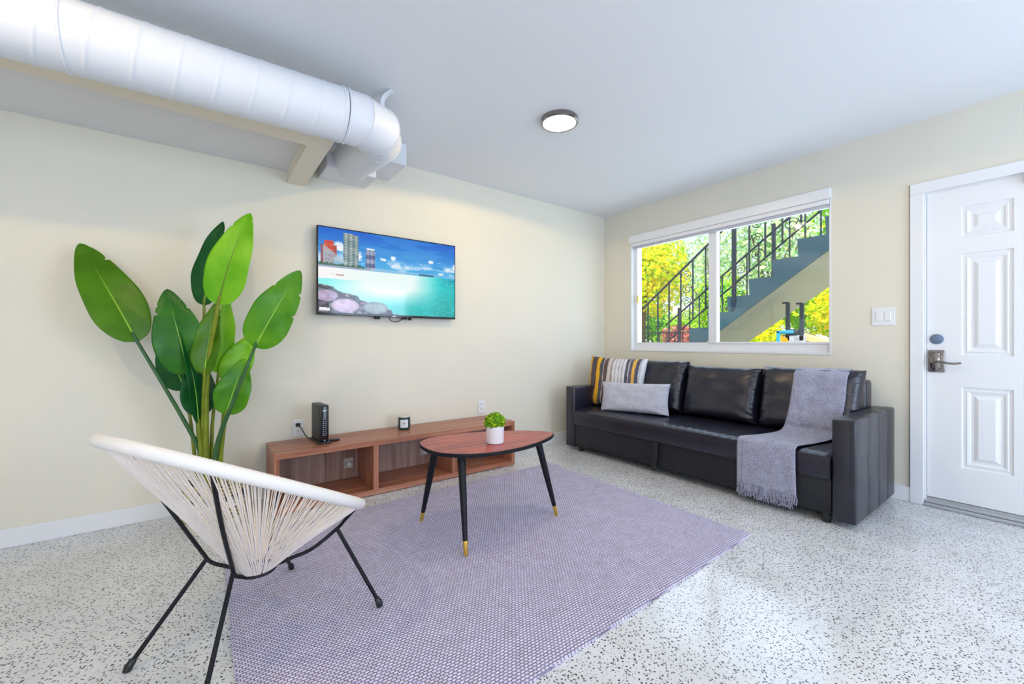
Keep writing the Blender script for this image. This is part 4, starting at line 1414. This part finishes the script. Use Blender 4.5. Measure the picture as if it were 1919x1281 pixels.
# throw pillows
sp1 = Pillow(0.62, 0.52, 0.15, place(3.395, 2.80, 0.672, math.radians(13), math.radians(14), 0.03), 0.07, 0.45, 0.004, seed=9, square=5)
b = sp1.mesh(110, 40)
o = tag(b.build('striped_pillow', M['stripe'], None, True, 80), 'square pillow with yellow, grey, white and brown upright stripes leaning in the sofa corner', 'pillow')
stripes = [(-1.0, (.62, .30, .05)), (-0.93, (.72, .42, .04)), (-0.86, (.10, .08, .10)), (-0.70, (.12, .07, .06)), (-0.63, (.85, .46, .02)), (-0.50, (.10, .09, .11)), (-0.38, (.55, .50, .45)), (-0.35, (.14, .09, .09)),
           (-0.22, (.66, .62, .60)), (-0.10, (.38, .28, .26)), (-0.04, (.74, .74, .76)), (0.04, (.45, .42, .42)), (0.08, (.76, .76, .78)), (0.16, (.48, .45, .48)), (0.20, (.74, .74, .76)), (0.28, (.42, .38, .40)), (0.32, (.78, .78, .80)),
           (0.40, (.10, .10, .15)), (0.50, (.60, .58, .55)), (0.53, (.14, .12, .18)), (0.64, (.85, .50, .10)), (0.74, (.10, .10, .14)), (0.86, (.55, .55, .60)), (0.93, (.80, .80, .84))]
ca = o.data.color_attributes.new('Col', 'FLOAT_COLOR', 'POINT')
cols = [None] * len(o.data.vertices)
rr_ = random.Random(2)
for (side, i, j), k in sp1.idx.items():
    u = -sp1.us[i] + 0.015 * math.sin(sp1.vs[j] * 3)
    c = stripes[0][1]
    for s0, cc in stripes:
        if u >= s0: c = cc
    f_ = rr_.uniform(0.85, 1.1)
    cols[k] = [min(1, v * f_) for v in c] + [1]
ca.data.foreach_set('color', np.array(cols).ravel())
tas = MB()
for k in range(14):
    a = k / 14 * 2 * PI
    p0 = sp1.pt(1.0, -0.98, 1)
    tas.tube(catmull([p0, p0 + Vector((0.004 * math.cos(a) - 0.01, 0.006 * math.sin(a) + 0.004, -0.012)), p0 + Vector((0.012 * math.cos(a) - 0.02, 0.016 * math.sin(a) + 0.006, -0.018 - 0.006 * (k % 2)))], 3), 0.0028, 5)
tas.build('tassel', mat('yellow_yarn', (0.80, 0.45, 0.03, 1), 0.9, var=(50, 0.1)), o, True, label='yellow yarn tassel')
sp2 = Pillow(0.66, 0.285, 0.13, place(3.255, 2.465, 0.560, math.radians(12), math.radians(15), -0.02), 0.06, 0.42, 0.004, seed=4, square=5)
tag(sp2.mesh(60, 36).build('lumbar_pillow', M['grey_pillow'], None, True, 80), 'low rectangular pale grey fuzzy pillow in front of the striped pillow', 'pillow')

# throw blanket


def throw():
    c = cush[0]
    t = thing('throw_blanket', (3.4, 1.18, 0.43), 'grey fringed throw blanket draped over the right sofa cushion and seat', 'throw blanket')

    def surf_x(y, z):
        # room-side x of the cushion at this height
        best = None
        for k in range(41):
            v = -1 + 2 * k / 40
            u = max(-0.97, min(0.97, (y - 1.168) / 0.32))
            p = c.pt(u, v, 1)
            if best is None or abs(p.z - z) < best[0]: best = (abs(p.z - z), p.x)
        return best[1]

    def path(y, off):
        ps = []
        topz = max(c.pt((y - 1.168) / 0.32, v_, s_).z for v_ in (0.9, 0.97, 1.0) for s_ in (1, -1))
        xt = c.pt((y - 1.168) / 0.32, 1.0, 1).x
        ps.append((xt + 0.012, topz - 0.004 + off)); ps.append((xt - 0.018, topz + 0.003 + off))
        for z in (topz - 0.03, 0.80, 0.74, 0.68, 0.62, 0.56, 0.51):
            ps.append((surf_x(y, z) - 0.010 - off, z))
        xm = min(surf_x(y, zz_) for zz_ in (0.56, 0.52, 0.48))
        ps.append((xm - 0.014, 0.468 + off)); ps.append((xm - 0.045, 0.438 + off)); ps.append((3.30, 0.428 + off)); ps.append((3.15, 0.428 + off)); ps.append((3.03, 0.430 + off))
        ps.append((SX0 - 0.012, 0.424)); ps.append((SX0 - 0.026 - off, 0.395)); ps.append((SX0 - 0.026 - off, 0.28)); ps.append((SX0 - 0.022 - off, 0.20)); ps.append((SX0 - 0.020 - off, 0.135))
        return ps

    def sheet(ya, yb, off, zend, name):
        b = MB(); ny = 30; rows = None
        for j in range(ny + 1):
            v = j / ny
            yc = lerp(1.06, 1.10, v)
            pp = path(lerp(0.93, 1.25, v), off)
            cp = catmull([(p[0], 0, p[1]) for p in pp], 5)
            # drift sideways from the cushion to the seat front
            m = len(cp)
            rows = m
            for k, p in enumerate(cp):
                s_ = k / (m - 1)
                y = lerp(lerp(0.925, 1.245, v), lerp(ya, yb, v), min(1, s_ / 0.74) ** 4.2)
                z = p.z
                if s_ > 0.84: z = lerp(p.z, p.z - (0.135 - zend), (s_ - 0.84) / 0.16)
                wob = 0.006 * math.sin(v * 9 + s_ * 7 + off * 300) * (1 if s_ > 0.6 else 0.3) * min(1, max(0, s_ - 0.55) * 6 + 0.2)
                hang = max(0, s_ - 0.80) * 5
                x = p.x - abs(wob) * (hang) * 1.2
                if s_ < 0.8 and s_ > 0.62: z += abs(wob) * 0.4
                b.v.append((x, y + 0.012 * hang * (v - 0.5), z))
        for j in range(ny):
            for k in range(rows - 1):
                b.f.append((j * rows + k, j * rows + k + 1, (j + 1) * rows + k + 1, (j + 1) * rows + k))
        bottoms = [b.v[j * rows + rows - 1] for j in range(ny + 1)]
        o = b.build(name, M['throw'], t, True, 80)
        md = o.modifiers.new('thick', 'SOLIDIFY'); md.thickness = 0.004; md.offset = 0
        return bottoms
    bt = sheet(1.035, 1.350, 0.004, 0.125, 'upper_layer')
    bt2 = sheet(1.060, 1.385, 0.0005, 0.100, 'lower_layer')
    fr_ = MB(); r = random.Random(8)
    for bb, L in ((bt, 0.050), (bt2, 0.058)):
        for k in range(150):
            f_ = r.random() * (len(bb) - 1); i = int(f_); q = f_ - i
            p = Vector(bb[i]).lerp(Vector(bb[i + 1]), q)
            fr_.tube([p + Vector((0, 0, 0.004)), p + Vector((r.uniform(-.006, .001), r.uniform(-.008, .008), -L * 0.5)), p + Vector((r.uniform(-.010, .000), r.uniform(-.014, .014), -L * r.uniform(0.7, 1.1)))], 0.0019, 4)
    fr_.build('fringe', M['throw'], t)


throw()

# light switch
sw = thing('light_switch', (XW, 0.807, 1.263), 'white double rocker light switch between the window and the door', 'switch')
MB().rbox(XW - 0.007, 0.744, 1.200, XW, 0.870, 1.326, 0.003, 2).build('cover_plate', M['plastic_white'], sw)
for y in (0.783, 0.831):
    MB().rbox(XW - 0.0115, y - 0.0165, 1.230, XW - 0.006, y + 0.0165, 1.296, 0.002, 1).build('rocker', M['plastic_white'], sw)
struct(MB().box(XW - 0.003, 0.6685, 0.10, XW - 0.0002, 0.673, 2.145).build('trim_7', mat('dark_line', (0.30, 0.24, 0.20, 1), 0.8, var=(5, 0.1))), 'thin dark line beside the door casing')  # thin dark brown strip along the outer edge of the casing

# ------------------------------------------------------------------ outside
struct(MB().box(XW + WT + 0.0, -14, -0.25, 30, 30, -0.15).build('floor_yard', M['ground']), 'yard ground outside')
stair = thing('outdoor_stair', (5.3, 3.0, -0.15), 'teal-sided outdoor concrete stair rising to the right outside the window', 'stair')
SXN, SXF = 5.30, 6.54
RUN, RISE = 0.2565, 0.19


def stair_poly():
    top = []
    i0, i1 = -7, 9
    for i in range(i0, i1 + 1):
        yl_ = 3.108 - RUN * i; z = 1.27 + RISE * i
        top.append((yl_ + 0.012, z)); top.append((yl_ - RUN + 0.0, z))
        top.append((yl_ - RUN + 0.004, z + 0.05))
    top.pop()
    yE = top[-1][0]
    lower = [(yE, 1.093 + 0.721 * (2.874 - yE)), (4.62, -0.15)]
    return [(top[0][0], -0.15)] + top + lower


sp_poly = stair_poly()
# body slightly inset in beige, side stringer in teal
MB().prism(sp_poly, 0, SXN + 0.02, SXF).build('steps', M['stucco'], stair)
MB().prism(sp_poly, 0, SXN, SXN + 0.02).build('side_face', M['teal'], stair, label='teal painted side of the stair')


def railing(x, zoff, ys_, ztop, zbot, name, label, posts, scrolls):
    t = thing('stair_railing', (x, ys_[0], zbot(ys_[0])), label, 'railing')
    ya, yb = ys_[0] + 0.06, ys_[-1] - 0.06
    MB().rbox(-0.018, -0.006, -0.006, 0.018, 0.006, 0.006, 0.002, 1).v
    def bar(za, zb_, r, nm):
        MB().tube([(x, ya, za), (x, yb, zb_)], r, 6).build(nm, M['iron'], t)
    bar(ztop(ya), ztop(yb), 0.016, 'handrail')
    bar(zbot(ya), zbot(yb), 0.011, 'bottom_rail')
    for y in ys_:
        pw = 0.020 if y in posts else 0.008
        lo = zbot(y) if y not in posts else zbot(y) - 0.22
        hi = ztop(y) + (0.10 if y in posts else 0)
        MB().box(x - pw, y - pw, lo, x + pw, y + pw, hi).build('post' if y in posts else 'baluster', M['iron'], t)
    for (y0, y1) in scrolls:
        yc = (y0 + y1) / 2; hw = abs(y0 - y1) / 2 - 0.01
        zb_, zt = zbot(yc) + 0.03, ztop(yc) - 0.05
        hgt = (zt - zb_) / 4
        for k in range(4):
            zc = zb_ + hgt * (k + 0.5)
            sg = 1 if k % 2 else -1
            pts = []
            for q in range(34):
                a = q / 33 * 3.6 * PI
                r = hw * (1 - q / 33 * 0.85)
                pts.append((x, yc + sg * r * math.cos(a), zc + r * 0.95 * math.sin(a)))
            MB().tube(pts, 0.0045, 5).build('scroll', M['iron'], t)
    return t


nearY = [3.90, 3.737, 3.572, 3.392, 3.214, 3.039, 2.863, 2.685, 2.502, 2.324, 2.147, 1.969, 1.785, 1.622, 1.44, 1.27]
railing(5.26, 0, nearY, lambda y: 1.558 + 0.770 * (3.853 - y), lambda y: 1.132 + 0.762 * (3.367 - y), 'near', 'black iron stair railing on the near side of the teal stair', (2.502,), ((2.324, 2.147), (1.969, 1.785), (3.214, 3.039)))
farY = [4.19, 4.0, 3.81, 3.645, 3.457, 3.27, 3.09, 2.904, 2.741, 2.544, 2.343, 2.16, 1.98, 1.80, 1.62]
railing(6.50, 0, farY, lambda y: 1.563 + 0.75 * (4.0 - y), lambda y: 1.563 + 0.75 * (4.0 - y) - 0.86, 'far', 'black iron stair railing on the far side of the stair', (2.544, 4.0), ((3.645, 3.457), (3.09, 2.904)))

# low iron fence beyond the stair foot
fn = thing('garden_fence', (7.6, 5.0, -0.15), 'low black iron garden fence beyond the foot of the stair', 'fence')
MB().tube([(7.6, 4.2, 1.28), (7.6, 6.4, 1.28)], 0.012, 6).build('top_rail', M['iron'], fn)
MB().tube([(7.6, 4.2, 0.1), (7.6, 6.4, 0.1)], 0.012, 6).build('bottom_rail', M['iron'], fn)
for k in range(13):
    y = 4.25 + k * 0.175
    MB().box(7.592, y - 0.008, -0.15, 7.608, y + 0.008, 1.28).build('picket', M['iron'], fn)

# equipment under the stair
eq = thing('equipment_cart', (5.75, 2.0, -0.15), 'grey equipment with blue frame, orange panel and two dark uprights under the stair', 'machine')
ex = 5.62
MB().rbox(ex, 1.86, -0.10, ex + 0.30, 2.12, 1.17, 0.02, 2).build('body', M['greymetal'], eq, True)
MB().rbox(ex - 0.02, 2.12, 0.4, ex + 0.02, 2.165, 1.215, 0.01, 2).rbox(ex - 0.02, 1.98, 1.180, ex + 0.02, 2.165, 1.222, 0.01, 2).build('blue_frame', M['blue'], eq, True)
MB().prism([(2.13, 1.07), (2.13, 1.165), (2.05, 1.13), (2.035, 1.06), (2.035, 0.8), (2.13, 0.8)], 0, ex - 0.015, ex + 0.0).build('orange_panel', M['orange'], eq)
MB().rbox(ex - 0.01, 1.93, 1.165, ex + 0.14, 2.06, 1.235, 0.02, 2).build('top_unit', M['darkpost'], eq, True)
MB().prism([(1.93, 1.13), (1.93, 1.20), (1.68, 1.09), (1.68, 1.02)], 0, ex + 0.02, ex + 0.25).build('ramp_cover', mat('peach_board', (0.75, 0.50, 0.25, 1), 0.6, var=(20, 0.1)), eq, label='peach coloured sloping board')
for y, zt in ((2.050, 1.555), (1.905, 1.535)):
    MB().box(ex, y - 0.020, 1.10, ex + 0.03, y + 0.020, zt).build('upright', M['darkpost'], eq)
    MB().box(ex - 0.002, y, zt - 0.012, ex + 0.028, y + 0.055, zt + 0.010).build('hook', M['darkpost'], eq)


def tree(x, y, h, rx, ry, rz, m_, n_, size, seed, label, hollow=0.25, zc=None, trunk=0.08, cat='tree', group='trees beyond the stair'):
    t = thing('tree' if cat == 'tree' else cat, (x, y, -0.15), label, cat, group)
    zc = zc if zc else h - rz
    leaf_cloud(x, y, zc, rx, ry, rz, n_, size, seed, -1, hollow).build('crown', M[m_], t)
    r = random.Random(seed)
    tb = MB()
    tb.tube(catmull([(x, y, -0.15), (x + 0.05, y + 0.06, (zc - rz) * 0.6), (x, y - 0.05, zc - rz * 0.4)], 4), trunk, 8)
    for k in range(7):
        a = k / 7 * 2 * PI + r.random()
        s_ = Vector((x, y - 0.03, zc - rz * r.uniform(0.5, 0.9)))
        e_ = Vector((x + rx * 0.8 * math.cos(a), y + ry * 0.8 * math.sin(a), zc + rz * r.uniform(-0.2, 0.7)))
        md_ = s_.lerp(e_, 0.5) + Vector((r.uniform(-.15, .15), r.uniform(-.15, .15), 0.1))
        tb.tube(catmull([s_, md_, e_], 4), [lerp(trunk * 0.45, 0.008, q / 8) for q in range(9)], 6)
    tb.build('trunk', M['bark'], t, True)
    return t


tree(9.0, 6.55, 3.6, 1.3, 1.0, 1.15, 'fol_yellow', 6200, 0.060, 1, 'tree with bright yellow-green leaves, leftmost in the window', 0.2, 2.85, group=None)
tree(16.0, 8.75, 6.0, 1.7, 1.8, 2.3, 'fol_pale', 1700, 0.095, 2, 'thin pale-leaved tree seen through the near stair railing', 0.1, 3.9, group=None)
tree(13.2, 5.25, 5.6, 1.1, 1.3, 2.1, 'fol_pale', 2300, 0.082, 3, 'pale sparse tree behind the middle of the stair', 0.1, 3.7, group=None)
tree(9.8, 5.0, 3.0, 0.9, 0.55, 0.75, 'fol_green', 1700, 0.05, 4, 'light green bushy tree just behind the window centre bar', 0.2, 2.0, group=None)
tree(16.0, 3.6, 7.6, 1.8, 2.0, 2.3, 'fol_green', 2800, 0.105, 6, 'loose green tree above the top of the stair', 0.15, 5.3, group=None)
tree(11.3, 3.1, 2.8, 0.8, 1.5, 0.85, 'fol_green', 5200, 0.07, 7, 'dense bright green tree seen under the stair', 0.3, 2.0, group=None)
tree(11.6, 9.0, 2.8, 0.9, 1.5, 0.75, 'fol_dark', 4200, 0.06, 8, 'dark green bush at the left foot of the yellow tree', 0.3, 1.65, 0.05, 'bush', None)
tree(13.5, 7.9, 2.5, 0.8, 1.8, 0.7, 'fol_green', 4500, 0.06, 9, 'mid green bush row behind the garden fence', 0.3, 1.45, 0.05, 'bush', None)
tree(8.6, 5.25, 1.5, 0.45, 0.45, 0.35, 'fol_red', 1600, 0.04, 10, 'small reddish shrub beyond the garden fence', 0.3, 1.12, 0.03, 'bush', None)
tree(9.3, 4.1, 1.9, 0.8, 0.6, 0.5, 'fol_yellow', 2400, 0.05, 11, 'yellow-green shrub beside the foot of the stair', 0.3, 1.30, 0.04, 'bush', None)
tree(9.2, 2.2, 2.4, 0.8, 0.9, 0.55, 'fol_yellow', 3800, 0.05, 12, 'yellow-green shrub under the upper stair at the right window edge', 0.3, 1.62, 0.04, 'bush', None)
hs = thing('neighbour_house', (20, 9, -0.15), 'white house wall glimpsed far behind the trees', 'house')
MB().box(20, 5.0, -0.15, 23, 17.0, 2.2).build('wall', M['white_wall_far'], hs)
MB().prism([(4.8, 2.2), (17.2, 2.2), (11, 3.3)], 0, 19.8, 23.2).build('roof', mat('pale_roof', (0.6, 0.6, 0.66, 1), 0.8, var=(3, 0.1)), hs)
